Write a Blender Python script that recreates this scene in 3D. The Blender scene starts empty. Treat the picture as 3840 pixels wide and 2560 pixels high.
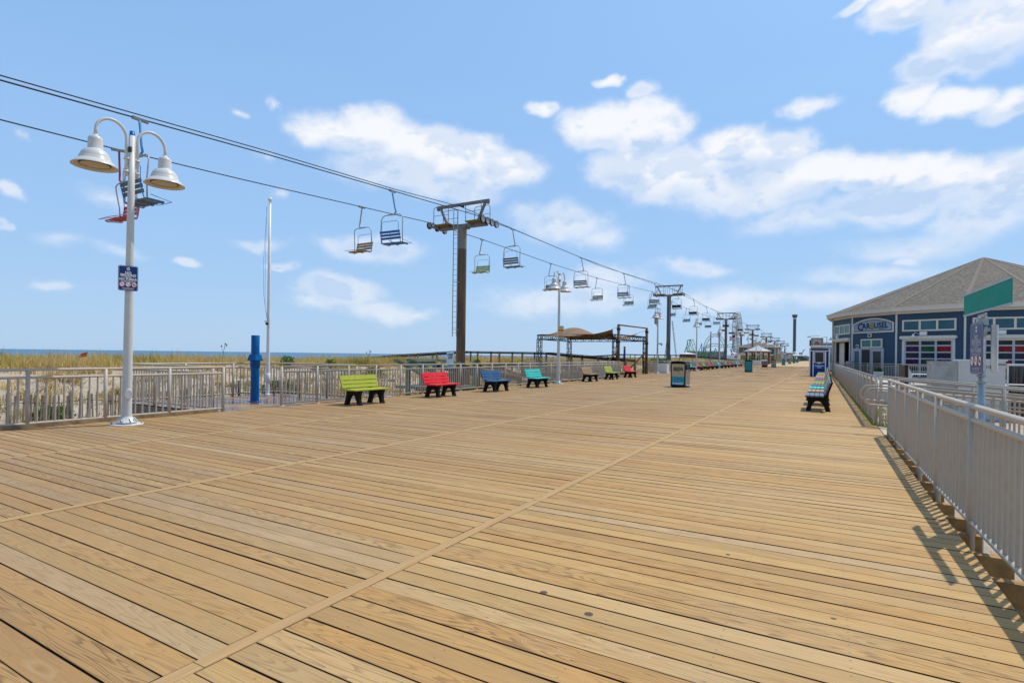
import bpy, bmesh, math, random
import numpy as np
from mathutils import Vector, Matrix
R_ = math.radians
rnd = random.Random(7)
np.random.seed(11)
S = bpy.context.scene
C = S.collection
# ---------------------------------------------------------------- materials
_m = {}
def nodes_of(name):
    m = bpy.data.materials.new(name); m.use_nodes = True
    nt = m.node_tree
    b = nt.nodes['Principled BSDF']
    return m, nt, b
class NT:
    def __init__(self, nt): self.nt = nt
    def n(self, t, **kw):
        o = self.nt.nodes.new(t)
        for k, v in kw.items(): setattr(o, k, v)
        return o
    def l(self, a, b): self.nt.links.new(a, b)
    def put(self, sock, v):
        if isinstance(v, bpy.types.NodeSocket): self.l(v, sock)
        elif v is not None: sock.default_value = v
    def math(self, op, a, b=None, c=None, clamp=False):
        o = self.n('ShaderNodeMath', operation=op, use_clamp=clamp)
        self.put(o.inputs[0], a); self.put(o.inputs[1], b); self.put(o.inputs[2], c)
        return o.outputs[0]
    def vmath(self, op, a, b=None, out=0):
        o = self.n('ShaderNodeVectorMath', operation=op)
        self.put(o.inputs[0], a)
        if b is not None: self.put(o.inputs[1], b)
        return o.outputs[out]
    def mix(self, f, a, b, blend='MIX'):
        o = self.n('ShaderNodeMix', data_type='RGBA', blend_type=blend)
        self.put(o.inputs[0], f); self.put(o.inputs[6], a); self.put(o.inputs[7], b)
        return o.outputs[2]
    def ramp(self, f, *stops, interp='LINEAR'):
        o = self.n('ShaderNodeValToRGB'); e = o.color_ramp; e.interpolation = interp
        while len(e.elements) < len(stops): e.elements.new(0.5)
        for i, (p, c) in enumerate(stops):
            e.elements[i].position = p; e.elements[i].color = c if len(c) == 4 else (*c, 1)
        self.l(f, o.inputs[0]); return o.outputs[0]
    def mapr(self, v, a, b, c=0.0, d=1.0, smooth=False):
        o = self.n('ShaderNodeMapRange', clamp=True)
        if smooth: o.interpolation_type = 'SMOOTHSTEP'
        self.put(o.inputs[0], v); self.put(o.inputs[1], a); self.put(o.inputs[2], b); self.put(o.inputs[3], c); self.put(o.inputs[4], d)
        return o.outputs[0]
    def noise(self, vec, scale, detail=3, rough=.5, dim='3D'):
        o = self.n('ShaderNodeTexNoise', noise_dimensions=dim)
        if vec is not None: self.l(vec, o.inputs['Vector'])
        o.inputs['Scale'].default_value = scale; o.inputs['Detail'].default_value = detail; o.inputs['Roughness'].default_value = rough
        return o.outputs[0]
    def pos(self): return self.n('ShaderNodeNewGeometry').outputs['Position']
    def sep(self, v):
        o = self.n('ShaderNodeSeparateXYZ'); self.l(v, o.inputs[0]); return o.outputs
    def comb(self, x, y, z):
        o = self.n('ShaderNodeCombineXYZ'); self.put(o.inputs[0], x); self.put(o.inputs[1], y); self.put(o.inputs[2], z); return o.outputs[0]
    def bump(self, h, strength, dist, bsdf):
        o = self.n('ShaderNodeBump'); o.inputs['Strength'].default_value = strength; o.inputs['Distance'].default_value = dist
        self.l(h, o.inputs['Height']); self.l(o.outputs[0], bsdf.inputs['Normal'])
def M(name, col, rough=.5, metal=0., var=.12, scale=6., dirt=None, dirt_amt=.0, bump=0., spec=.22):
    """plain surface with slight mottling, optional dirt patches"""
    if name in _m: return _m[name]
    m, nt, b = nodes_of(name); t = NT(nt)
    p = t.pos()
    nz = t.noise(p, scale, 4, .6)
    f = t.mapr(nz, .3, .7, 1 - var, 1 + var)
    c = t.vmath('SCALE', (col[0], col[1], col[2])); 
    sc = c.node; t.l(f, sc.inputs['Scale'])
    out = c
    if dirt:
        n2 = t.noise(p, scale * .35, 5, .65)
        out = t.mix(t.mapr(n2, .5, .68, 0, dirt_amt), out, (*dirt, 1))
    t.l(out, b.inputs['Base Color'])
    t.l(t.mapr(nz, .3, .7, max(0, rough - .07), min(1, rough + .07)), b.inputs['Roughness'])
    b.inputs['Metallic'].default_value = metal
    b.inputs['Specular IOR Level'].default_value = spec
    if bump: t.bump(t.noise(p, scale * 8, 3), bump, .01, b)
    _m[name] = m; return m
RAIL = M('rail_paint', (.44, .37, .285), .38, var=.06, scale=9, dirt=(.42, .39, .35), dirt_amt=.35)
RAILFAR = RAIL
WHITE = M('white_paint', (.74, .73, .70), .35, var=.05, scale=5, dirt=(.52, .49, .43), dirt_amt=.3)
LAMPW = M('lamp_paint', (.57, .56, .52), .32, var=.05, scale=5, dirt=(.46, .44, .38), dirt_amt=.3)
LENS = M('lamp_lens', (.42, .33, .17), .25, var=.1)
LAMPIN = M('lamp_inside', (.55, .45, .27), .5)
BLACK = M('black_plastic', (.010, .008, .007), .45, var=.3, scale=9, spec=.12)
DARK = M('dark_metal', (.03, .03, .032), .5, var=.3)
TRUSSM = M('black_truss_paint', (.006, .006, .007), .6, var=.3, spec=.08)
GALV = M('galvanised_steel', (.36, .38, .38), .42, .6, var=.15, scale=18)
GALVD = M('weathered_steel', (.2, .195, .185), .5, .35, var=.25, scale=7, dirt=(.16, .09, .03), dirt_amt=.5)
BOLT = M('bolt_steel', (.32, .33, .34), .35, .8)
PLATF = M('rusted_yellow_grating', (.3, .2, .06), .7, .2, var=.3, scale=5, dirt=(.1, .055, .02), dirt_amt=.8)
SHEAVE = M('sheave_metal', (.3, .3, .3), .45, .5, var=.2)
RUBBER = M('sheave_rubber', (.012, .012, .012), .6)
ROPE = M('steel_rope', (.025, .024, .023), .5, .3)
BLUEP = M('blue_pipe_paint', (.0, .10, .29), .32, var=.1, scale=5, dirt=(.0, .06, .24), dirt_amt=.4)
BLUESIGN = M('sign_blue', (.012, .04, .16), .35, var=.06)
SIGNW = M('sign_white', (.82, .82, .82), .4, var=.03)
SIGNR = M('sign_red', (.6, .02, .02), .4)
SIGNG = M('sign_leaf_green', (.1, .22, .03), .5)
GREENS = M('street_sign_green', (0., .27, .20), .5, spec=.05, var=.08, scale=9, dirt=(.0, .15, .1), dirt_amt=.4)
BROWNP = M('weathered_brown_timber', (.13, .07, .032), .7, var=.3, scale=4)
TIMB = M('yellow_timber', (.3, .19, .07), .7, var=.25, scale=5)
GREYW = M('grey_timber', (.21, .17, .13), .8, var=.25, scale=7, dirt=(.1, .08, .06), dirt_amt=.5, bump=.3)
DARKW = M('dark_timber', (.06, .042, .03), .8, var=.3, scale=6, bump=.2)
GREENW = M('green_treated_timber', (.14, .2, .16), .75, var=.25, scale=6, dirt=(.09, .11, .07), dirt_amt=.6)
KERB = M('kerb_timber', (.28, .19, .1), .75, var=.3, scale=6, dirt=(.1, .06, .03), dirt_amt=.6, bump=.3)
JOIST = M('joist_timber', (.34, .19, .065), .75, var=.3, scale=7, dirt=(.12, .06, .02), dirt_amt=.6)
CANVAS = M('tan_sail_canvas', (.21, .13, .07), .8, var=.08, scale=3)
STEELSS = M('stainless_steel', (.42, .4, .38), .33, .75, var=.1, scale=5)
TEALP = M('poster_teal', (.03, .28, .27), .35, var=.12, scale=9)
TEALD = M('poster_dark_teal', (.015, .17, .17), .35, var=.1)
POSTAN = M('poster_sand', (.5, .4, .22), .35, var=.06)
POSBLUE = M('poster_sea_blue', (.04, .3, .42), .35, var=.06)
BLACKINK = M('black_ink', (.01, .01, .012), .5)
ORANGEI = M('orange_ink', (.55, .2, .03), .5)
WINGLASS = M('dark_glass', (.02, .022, .02), .06, var=.4, scale=2.5, spec=.35)
FLAGOR = M('orange_cloth', (.6, .1, .02), .8)
GREYBOX = M('grey_plastic_sheet', (.38, .36, .33), .3, var=.2, scale=3, dirt=(.5, .47, .42), dirt_amt=.7)
WHITEBOX = M('white_panel', (.62, .58, .53), .5, var=.05)
def rgbmat(name, col, rough=.45, var=.06): return M(name, col, rough, var=var)
# ---------------------------------------------------------------- mesh builder
class MB:
    def __init__(s): s.v = []; s.f = []; s.sm = []; s.mi = []
    def add(s, vs, fs, smooth=False, mi=0):
        o = len(s.v); s.v += [tuple(x) for x in vs]
        for f in fs: s.f.append(tuple(o + i for i in f)); s.sm.append(smooth); s.mi.append(mi)
        return s
    def box(s, c, d, rz=0., mi=0, rx=0., ry=0.):
        hx, hy, hz = d[0] / 2, d[1] / 2, d[2] / 2
        vs = [Vector((x, y, z)) for x in (-hx, hx) for y in (-hy, hy) for z in (-hz, hz)]
        if rz or rx or ry:
            m = Matrix.Rotation(rz, 3, 'Z') @ Matrix.Rotation(ry, 3, 'Y') @ Matrix.Rotation(rx, 3, 'X'); vs = [m @ v for v in vs]
        c = Vector(c); vs = [v + c for v in vs]
        return s.add(vs, [(0, 1, 3, 2), (4, 6, 7, 5), (0, 4, 5, 1), (2, 3, 7, 6), (0, 2, 6, 4), (1, 5, 7, 3)], mi=mi)
    def bar(s, a, b, w, h=None, mi=0, up=(0, 0, 1)):
        a = Vector(a); b = Vector(b); h = h or w
        d = (b - a).normalized(); u = Vector(up)
        if abs(d.dot(u)) > .98: u = Vector((0, 1, 0))
        x = d.cross(u).normalized(); y = x.cross(d).normalized()
        vs = []
        for p in (a, b):
            for i, j in ((-1, -1), (1, -1), (1, 1), (-1, 1)): vs.append(p + x * (i * w / 2) + y * (j * h / 2))
        return s.add(vs, [(0, 3, 2, 1), (4, 5, 6, 7), (0, 1, 5, 4), (1, 2, 6, 5), (2, 3, 7, 6), (3, 0, 4, 7)], mi=mi)
    def cyl(s, a, b, r0, r1=None, n=12, caps=True, mi=0, smooth=True):
        r1 = r0 if r1 is None else r1
        a = Vector(a); b = Vector(b); d = (b - a).normalized()
        u = Vector((0, 0, 1)) if abs(d.z) < .9 else Vector((1, 0, 0))
        x = d.cross(u).normalized(); y = d.cross(x).normalized()
        vs = []
        for p, r in ((a, r0), (b, r1)):
            for i in range(n):
                t = 2 * math.pi * i / n; vs.append(p + x * (r * math.cos(t)) + y * (r * math.sin(t)))
        s.add(vs, [(i, (i + 1) % n, n + (i + 1) % n, n + i) for i in range(n)], smooth, mi)
        if caps:
            o = len(s.v) - 2 * n
            s.f.append(tuple(o + i for i in reversed(range(n)))); s.sm.append(False); s.mi.append(mi)
            s.f.append(tuple(o + n + i for i in range(n))); s.sm.append(False); s.mi.append(mi)
        return s
    def tube(s, pts, r, n=8, mi=0, caps=True):
        pts = [Vector(p) for p in pts]; k = len(pts); vs = []
        prev = None
        for i, p in enumerate(pts):
            d = (pts[min(i + 1, k - 1)] - pts[max(i - 1, 0)]).normalized()
            if prev is None:
                u = Vector((0, 0, 1)) if abs(d.z) < .9 else Vector((1, 0, 0)); x = d.cross(u).normalized()
            else:
                x = (prev - d * prev.dot(d)).normalized()
            prev = x; y = d.cross(x)
            for j in range(n):
                t = 2 * math.pi * j / n; vs.append(p + x * (r * math.cos(t)) + y * (r * math.sin(t)))
        fs = [(i * n + j, i * n + (j + 1) % n, (i + 1) * n + (j + 1) % n, (i + 1) * n + j) for i in range(k - 1) for j in range(n)]
        s.add(vs, fs, True, mi)
        if caps:
            o = len(s.v) - k * n
            s.f.append(tuple(o + i for i in reversed(range(n)))); s.sm.append(False); s.mi.append(mi)
            s.f.append(tuple(o + (k - 1) * n + i for i in range(n))); s.sm.append(False); s.mi.append(mi)
        return s
    def lathe(s, prof, c=(0, 0, 0), n=24, mi=0, smooth=True):
        vs = []
        for r, z in prof:
            for j in range(n):
                t = 2 * math.pi * j / n; vs.append((c[0] + r * math.cos(t), c[1] + r * math.sin(t), c[2] + z))
        k = len(prof)
        return s.add(vs, [(i * n + j, i * n + (j + 1) % n, (i + 1) * n + (j + 1) % n, (i + 1) * n + j) for i in range(k - 1) for j in range(n)], smooth, mi)
    def prism(s, poly, d0, d1, axis='x', mi=0):
        def m(a, b, d): return {'x': (d, a, b), 'y': (a, d, b), 'z': (a, b, d)}[axis]
        n = len(poly)
        vs = [m(a, b, d0) for a, b in poly] + [m(a, b, d1) for a, b in poly]
        return s.add(vs, [tuple(range(n)), tuple(reversed(range(n, 2 * n)))] + [(i, n + i, n + (i + 1) % n, (i + 1) % n) for i in range(n)], mi=mi)
    def quad(s, *p, mi=0): return s.add(p, [tuple(range(len(p)))], mi=mi)
    def build(s, name, mat, parent=None, bevel=0., fixn=True):
        me = bpy.data.meshes.new(name); me.from_pydata(s.v, [], s.f)
        me.polygons.foreach_set('use_smooth', s.sm)
        mats = mat if isinstance(mat, (list, tuple)) else [mat]
        for m in mats: me.materials.append(m)
        if len(mats) > 1: me.polygons.foreach_set('material_index', s.mi)
        if fixn:
            bm = bmesh.new(); bm.from_mesh(me); bmesh.ops.recalc_face_normals(bm, faces=bm.faces); bm.to_mesh(me); bm.free()
        me.update()
        o = bpy.data.objects.new(name, me); C.objects.link(o)
        if parent: o.parent = parent
        if bevel:
            b = o.modifiers.new('bevel', 'BEVEL'); b.width = bevel; b.segments = 2; b.limit_method = 'ANGLE'
        return o
def tag(o, label=None, cat=None, group=None, kind=None):
    if label: o['label'] = label
    if cat: o['category'] = cat
    if group: o['group'] = group
    if kind: o['kind'] = kind
    return o
def thing(name, label, cat, loc=(0, 0, 0), rz=0., group=None):
    o = bpy.data.objects.new(name, None); C.objects.link(o); o.empty_display_size = .2
    o.location = loc; o.rotation_euler = (0, 0, rz)
    return tag(o, label, cat, group)
kids = {}
def copy_tree(o, parent=None):
    c = o.copy(); C.objects.link(c)
    if parent: c.parent = parent
    for ch in list(o.children): copy_tree(ch, c)
    return c
def dup(root, loc, rz=None, label=None):
    c = copy_tree(root); c.location = loc
    if rz is not None: c.rotation_euler = (0, 0, rz)
    if label: c['label'] = label
    return c
def text_into(mb, body, size, loc, rot, bold=0., align='CENTER', sx=1., mi=0, depth=.0, shear=0.):
    cu = bpy.data.curves.new('lettering', 'FONT'); cu.body = body; cu.size = size; cu.align_x = align; cu.align_y = 'CENTER'
    cu.offset = bold; cu.extrude = depth; cu.resolution_u = 3; cu.shear = shear; cu.space_line = .9; cu.space_character = 1.06
    o = bpy.data.objects.new('lettering', cu); C.objects.link(o)
    dg = bpy.context.evaluated_depsgraph_get(); dg.update()
    me = bpy.data.meshes.new_from_object(o.evaluated_get(dg))
    mt = Matrix.Translation(loc) @ rot @ Matrix.Diagonal((sx, 1, 1, 1))
    mb.add([mt @ v.co for v in me.vertices], [tuple(p.vertices) for p in me.polygons], mi=mi)
    bpy.data.objects.remove(o); bpy.data.meshes.remove(me); bpy.data.curves.remove(cu)
# text standing in the local XZ plane, read from -Y
STAND = Matrix.Rotation(R_(90), 4, 'X')
STANDX = Matrix.Rotation(R_(90), 4, 'Z') @ Matrix.Rotation(R_(90), 4, 'X')      # read from +X
# ---------------------------------------------------------------- camera
cam = bpy.data.cameras.new('camera'); co = bpy.data.objects.new('camera', cam); C.objects.link(co); S.camera = co
yaw = math.atan(1180 / 2060.); roll = R_(.75)
fw = Vector((-math.sin(yaw), math.cos(yaw), 0)); rt = Vector((math.cos(yaw), math.sin(yaw), 0)); up = Vector((0, 0, 1))
r2 = rt * math.cos(roll) + up * math.sin(roll); u2 = -rt * math.sin(roll) + up * math.cos(roll)
co.matrix_world = Matrix(((r2.x, u2.x, -fw.x, 0), (r2.y, u2.y, -fw.y, 0), (r2.z, u2.z, -fw.z, 1.46), (0, 0, 0, 1)))
cam.sensor_width = 36; cam.lens = 2060 / 3840 * 36; cam.shift_y = 51.3 / 3840; cam.clip_start = .05; cam.clip_end = 20000
# ---------------------------------------------------------------- light
SUNV = Vector((.24, .48, 1.)).normalized()
sun = bpy.data.lights.new('sun', 'SUN'); so = bpy.data.objects.new('sun', sun); C.objects.link(so)
sun.energy = 3.9; sun.angle = R_(.5); sun.color = (1., .95, .87)
so.rotation_euler = SUNV.to_track_quat('Z', 'Y').to_euler(); so.location = (20, 30, 60)
w = bpy.data.worlds.new('World'); S.world = w; w.use_nodes = True
wt = NT(w.node_tree); bg = w.node_tree.nodes['Background']
sky = wt.n('ShaderNodeTexSky', sky_type='NISHITA'); sky.sun_disc = False
sky.sun_elevation = math.asin(SUNV.z); sky.sun_rotation = math.atan2(SUNV.x, SUNV.y)
sky.air_density = 1.0; sky.dust_density = .6; sky.ozone_density = 1.5; sky.altitude = 0
BG = .15
bg.inputs['Strength'].default_value = BG
BLOBS = [(-0.843, 0.366, 0.08, 0.029, 0.95), (-0.771, 0.374, 0.072, 0.036, 1.1), (-0.695, 0.36, 0.086, 0.037, 1.1), (-0.609, 0.341, 0.087, 0.031, 1.1), (-0.537, 0.321, 0.075, 0.032, 1.0), (-0.74, 0.315, 0.116, 0.038, 0.8), (-0.632, 0.293, 0.126, 0.029, 0.6), (-0.433, 0.238, 0.101, 0.035, 0.7), (-0.37, 0.211, 0.069, 0.026, 0.5), (-0.497, 0.253, 0.047, 0.022, 0.45), (-0.358, 0.392, 0.076, 0.039, 1.15), (-0.396, 0.393, 0.054, 0.03, 1.0), (-0.289, 0.381, 0.081, 0.046, 1.15), (-0.237, 0.384, 0.043, 0.026, 0.8), (-0.311, 0.321, 0.082, 0.041, 1.0), (-0.229, 0.309, 0.085, 0.047, 1.0), (-0.265, 0.283, 0.066, 0.035, 0.7), (-0.467, 0.421, 0.038, 0.016, 0.9), (-0.352, 0.46, 0.029, 0.009, 0.95), (-0.293, 0.437, 0.034, 0.015, 0.7), (-0.034, 0.381, 0.048, 0.014, 0.75), (-0.138, 0.334, 0.073, 0.039, 1.15), (-0.071, 0.326, 0.059, 0.032, 1.0), (-0.157, 0.282, 0.106, 0.047, 0.9), (-0.077, 0.274, 0.092, 0.039, 0.9), (-0.009, 0.292, 0.069, 0.031, 1.1), (0.05, 0.283, 0.065, 0.03, 1.1), (0.104, 0.271, 0.06, 0.03, 1.1), (0.154, 0.259, 0.051, 0.026, 1.0), (0.205, 0.233, 0.047, 0.044, 1.0), (0.088, 0.234, 0.126, 0.031, 0.8), (-0.032, 0.223, 0.126, 0.026, 0.55), (0.183, 0.197, 0.065, 0.035, 0.75), (0.222, 0.257, 0.021, 0.022, 1.0), (0.13, 0.177, 0.093, 0.018, 0.35), (0.096, 0.476, 0.056, 0.024, 1.1), (0.162, 0.442, 0.059, 0.037, 1.1), (0.212, 0.431, 0.042, 0.043, 1.1), (0.038, 0.499, 0.031, 0.009, 0.8), (0.128, 0.405, 0.044, 0.026, 1.0), (0.176, 0.397, 0.041, 0.021, 0.85), (0.108, 0.369, 0.038, 0.021, 1.1), (0.153, 0.35, 0.051, 0.019, 1.05), (0.209, 0.336, 0.038, 0.021, 1.0), (-0.826, 0.106, 0.081, 0.031, 0.85), (-0.759, 0.078, 0.084, 0.023, 0.6), (-0.868, 0.081, 0.057, 0.018, 0.5), (-1.059, 0.144, 0.024, 0.009, 0.8), (-1.22, 0.09, 0.028, 0.011, 0.55), (-1.262, 0.21, 0.018, 0.012, 0.7), (-1.268, 0.16, 0.012, 0.01, 0.7), (-0.924, 0.139, 0.031, 0.009, 0.6), (-0.951, 0.173, 0.05, 0.013, 0.5), (-0.775, 0.179, 0.099, 0.024, 0.75), (-0.827, 0.18, 0.044, 0.018, 0.5), (-0.982, 0.364, 0.018, 0.007, 0.4), (-0.932, 0.388, 0.012, 0.012, 0.4), (-1.252, 0.276, 0.012, 0.012, 0.4), (-1.156, 0.219, 0.048, 0.017, 0.4), (-1.139, 0.147, 0.043, 0.011, 0.35), (-1.214, 0.152, 0.044, 0.013, 0.35), (-0.925, 0.262, 0.02, 0.014, 0.45), (-0.946, 0.316, 0.02, 0.009, 0.35), (0.1, 0.151, 0.026, 0.011, 0.65), (0.057, 0.131, 0.113, 0.02, 0.5), (-0.424, 0.1, 0.183, 0.036, 0.6), (-0.141, 0.097, 0.111, 0.031, 0.6), (-0.198, 0.156, 0.076, 0.018, 0.55), (-0.346, 0.138, 0.083, 0.035, 0.55), (0.11, 0.17, 0.113, 0.025, 0.5), (-0.0, 0.093, 0.111, 0.027, 0.4), (0.145, 0.173, 0.029, 0.011, 0.4), (-0.698, 0.076, 0.046, 0.012, 0.4)]
dirv = wt.n('ShaderNodeTexCoord').outputs['Generated']
dx, dy, dz = wt.sep(dirv)
az = wt.math('ARCTAN2', dx, dy); el = wt.math('ARCSINE', dz)
fb = wt.noise(dirv, 9., 3, .55)
fb2 = wt.noise(dirv, 26., 4, .6)
# ragged edges: warp the cloud coordinates themselves
wx = wt.math('MULTIPLY_ADD', fb2, .05, -.025); wy = wt.math('MULTIPLY_ADD', fb, .06, -.03)
ae = wt.comb(wt.math('ADD', az, wx), wt.math('ADD', el, wy), 0.)
def cover(lst, shift):
    r = None
    for a, e, ra, re, ww in lst:
        d = wt.vmath('SUBTRACT', ae, (a, e - shift, 0)); d = wt.vmath('MULTIPLY', d, (1 / (ra * 1.25), 1 / (re * 1.3), 0))
        v = wt.math('MULTIPLY_ADD', wt.vmath('LENGTH', d, out=1), -ww, ww)
        if r is None: r = v
        else:
            sm = wt.n('ShaderNodeMath', operation='SMOOTH_MAX'); wt.l(r, sm.inputs[0]); wt.l(v, sm.inputs[1]); sm.inputs[2].default_value = .2; r = sm.outputs[0]
    return r
BIGB = [b_ for b_ in BLOBS if b_[4] >= .95 and b_[2] > .05]
acc1 = cover(BIGB, 0.); acc2 = cover(BIGB, .022)
acc = None; hgt = None
for a, e, ra, re, ww in BLOBS:
    d = wt.vmath('SUBTRACT', ae, (a, e, 0)); d = wt.vmath('MULTIPLY', d, (1 / (ra * 1.25), 1 / (re * 1.3), 0))
    ln = wt.vmath('LENGTH', d, out=1)
    v = wt.math('MULTIPLY_ADD', ln, -ww, ww)
    if acc is None: acc = v
    else:
        sm = wt.n('ShaderNodeMath', operation='SMOOTH_MAX'); wt.l(acc, sm.inputs[0]); wt.l(v, sm.inputs[1]); sm.inputs[2].default_value = .12; acc = sm.outputs[0]
st = wt.vmath('MULTIPLY', dirv, (1., 1., 1.7))
n3 = wt.noise(st, 14., 7, .6)
n4 = wt.noise(st, 34., 5, .6)
bil = wt.math('ABSOLUTE', wt.math('MULTIPLY_ADD', n4, 2., -1.))
dens = wt.math('MULTIPLY_ADD', acc, 1.7, -.06)
dens = wt.math('ADD', dens, wt.math('MULTIPLY_ADD', n3, 1.5, -.84))
dens = wt.math('ADD', dens, wt.math('MULTIPLY_ADD', bil, -.45, .12))
mask = wt.mapr(dens, -.16, 1.12, 0, 1, True)
mask = wt.math('POWER', mask, .78)
mask = wt.math('MULTIPLY', mask, wt.mapr(acc, -.02, .42, 0, 1, True))
base = wt.math('SUBTRACT', acc2, acc1)
mask = wt.math('MULTIPLY', mask, wt.mapr(base, .1, .6, 1., .82, True))
# billow shading: compare with the density a little higher up
st2 = wt.vmath('ADD', st, (0.008, 0.012, .04))
n5 = wt.noise(st2, 9., 4, .55); n6 = wt.noise(st, 9., 4, .55)
lit = wt.mapr(wt.math('SUBTRACT', n6, n5), -.09, .07, 0, 1, True)
core = wt.mapr(dens, .3, 1.2, .1, 1, True)
shade = wt.math('MULTIPLY', core, wt.math('ADD', wt.math('MULTIPLY', wt.math('SUBTRACT', 1., lit), .85), wt.mapr(base, -.2, .4, -.2, .55)), clamp=True)
k = 1 / BG
CW = tuple(x * k for x in (.97, .975, 1.0)); CG = tuple(x * k for x in (.58, .715, .92))
ccol = wt.mix(shade, (*CW, 1), (*CG, 1))
skyc = wt.mix(1., sky.outputs[0], (*(1.2,1.38,1.40), 1), 'MULTIPLY')
# pale air low over the sea
lowf = wt.mapr(dz, .0, .42, 1., 0., True)
lowc = wt.ramp(dz, (0., (.42, .60, .84)), (.2, (.345, .565, .89)), (.45, (.285, .51, .87)))
lowc = wt.vmath('MULTIPLY', lowc, (k, k, k))
skyc = wt.mix(wt.mapr(dz, .3, .85, .92, .2), skyc, lowc)
final = wt.mix(wt.math('MULTIPLY', mask, .93), skyc, ccol)
wt.l(final, bg.inputs['Color'])
S.view_settings.view_transform = 'Standard'; S.view_settings.look = 'None'; S.view_settings.exposure = 0; S.view_settings.gamma = 1
S.view_settings.use_curve_mapping = False

# ---------------------------------------------------------------- ground, sea
def sstep(a, b, x):
    t = np.clip((x - a) / (b - a), 0, 1); return t * t * (3 - 2 * t)
def hfun(X, Y):
    X = np.asarray(X, float); Y = np.asarray(Y, float)
    bump = .09 * np.sin(X * .9 + 1.3 * np.sin(Y * .31)) * np.sin(Y * .55 + .6) + .07 * np.sin(X * 2.1 + Y * 1.3) + .05 * np.sin(Y * 2.4 - X * 1.1)
    crest = .46 + .10 * np.sin(Y * .11 + 1.) + .06 * np.sin(Y * .37)
    up_ = sstep(-19.5, -30, X); dn = sstep(-42, -62, X); be = sstep(-62, -110, X)
    z = -1.0 + (1.04 + crest) * up_ - 1.5 * dn - 2.3 * be
    lump = bump * sstep(-14, -18, X) * (1 - sstep(-55, -75, X)) * 1.0
    right = sstep(.4, 1.6, X)
    return z * (1 - right) + right * (-.75) + lump * (1 - right) + right * .03 * np.sin(X * 1.7 + Y) * np.sin(Y * 1.1)
xs = np.concatenate([np.arange(-140, -60, 4), np.arange(-60, -12, .5), np.arange(-12, 20, 1.), np.array([20, 30, 45, 70, 110, 180, 300, 600, 1500, 4000])])
ys = np.concatenate([np.array([-3000, -1000, -400, -150, -80, -40]), np.arange(-25, 60, .6), np.arange(60, 160, 3.), np.array([160, 180, 210, 250, 300, 380, 480, 600, 900, 1500, 4000, 9000])])
XX, YY = np.meshgrid(xs, ys); ZZ = hfun(XX, YY)
nx, ny = len(xs), len(ys)
gm = bpy.data.meshes.new('sand_ground')
gv = np.stack([XX.ravel(), YY.ravel(), ZZ.ravel()], 1)
idx = np.arange(nx * ny).reshape(ny, nx)
gf = np.stack([idx[:-1, :-1].ravel(), idx[:-1, 1:].ravel(), idx[1:, 1:].ravel(), idx[1:, :-1].ravel()], 1)
gm.from_pydata(gv.tolist(), [], gf.tolist()); gm.polygons.foreach_set('use_smooth', [True] * len(gf))
m, nt, b = nodes_of('dune_sand'); t = NT(nt); p = t.pos()
n1 = t.noise(p, .9, 6, .65); n2 = t.noise(p, 9., 5, .7); n3 = t.noise(p, 60., 3, .6)
c = t.ramp(n1, (.3, (.34, .275, .20)), (.55, (.44, .365, .275)), (.75, (.38, .31, .22)))
c = t.mix(t.mapr(n2, .52, .68, 0, .8), c, (.16, .12, .07, 1))
c = t.mix(t.mapr(n3, .3, .7, 0, .25), c, (.58, .5, .42, 1))
t.l(c, b.inputs['Base Color']); b.inputs['Roughness'].default_value = .95; b.inputs['Specular IOR Level'].default_value = .1
t.bump(t.math('ADD', n2, t.math('MULTIPLY', n3, .3)), .6, .12, b)
gm.materials.append(m); go = bpy.data.objects.new('sand_ground', gm); C.objects.link(go); tag(go, kind='structure')
SANDM = m
sm_ = MB(); 
sxs = [-90, -140, -220, -400, -900, -2500, -9000]
for i in range(len(sxs) - 1): sm_.quad((sxs[i], -9000, -3.0), (sxs[i], 9000, -3.0), (sxs[i + 1], 9000, -3.0), (sxs[i + 1], -9000, -3.0))
m, nt, b = nodes_of('sea_water'); t = NT(nt); p = t.pos()
pw = t.vmath('MULTIPLY', p, (.05, .012, 1))
nz = t.noise(pw, 1., 6, .65)
t.l(t.mix(t.mapr(nz, .35, .7), (.03, .11, .2, 1), (.07, .19, .29, 1)), b.inputs['Base Color'])
b.inputs['Roughness'].default_value = .45; b.inputs['Specular IOR Level'].default_value = .25
t.bump(t.noise(t.vmath('MULTIPLY', p, (.3, .1, 1)), 1., 5), .3, .5, b)
so_ = sm_.build('sea', m); tag(so_, kind='structure')
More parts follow.
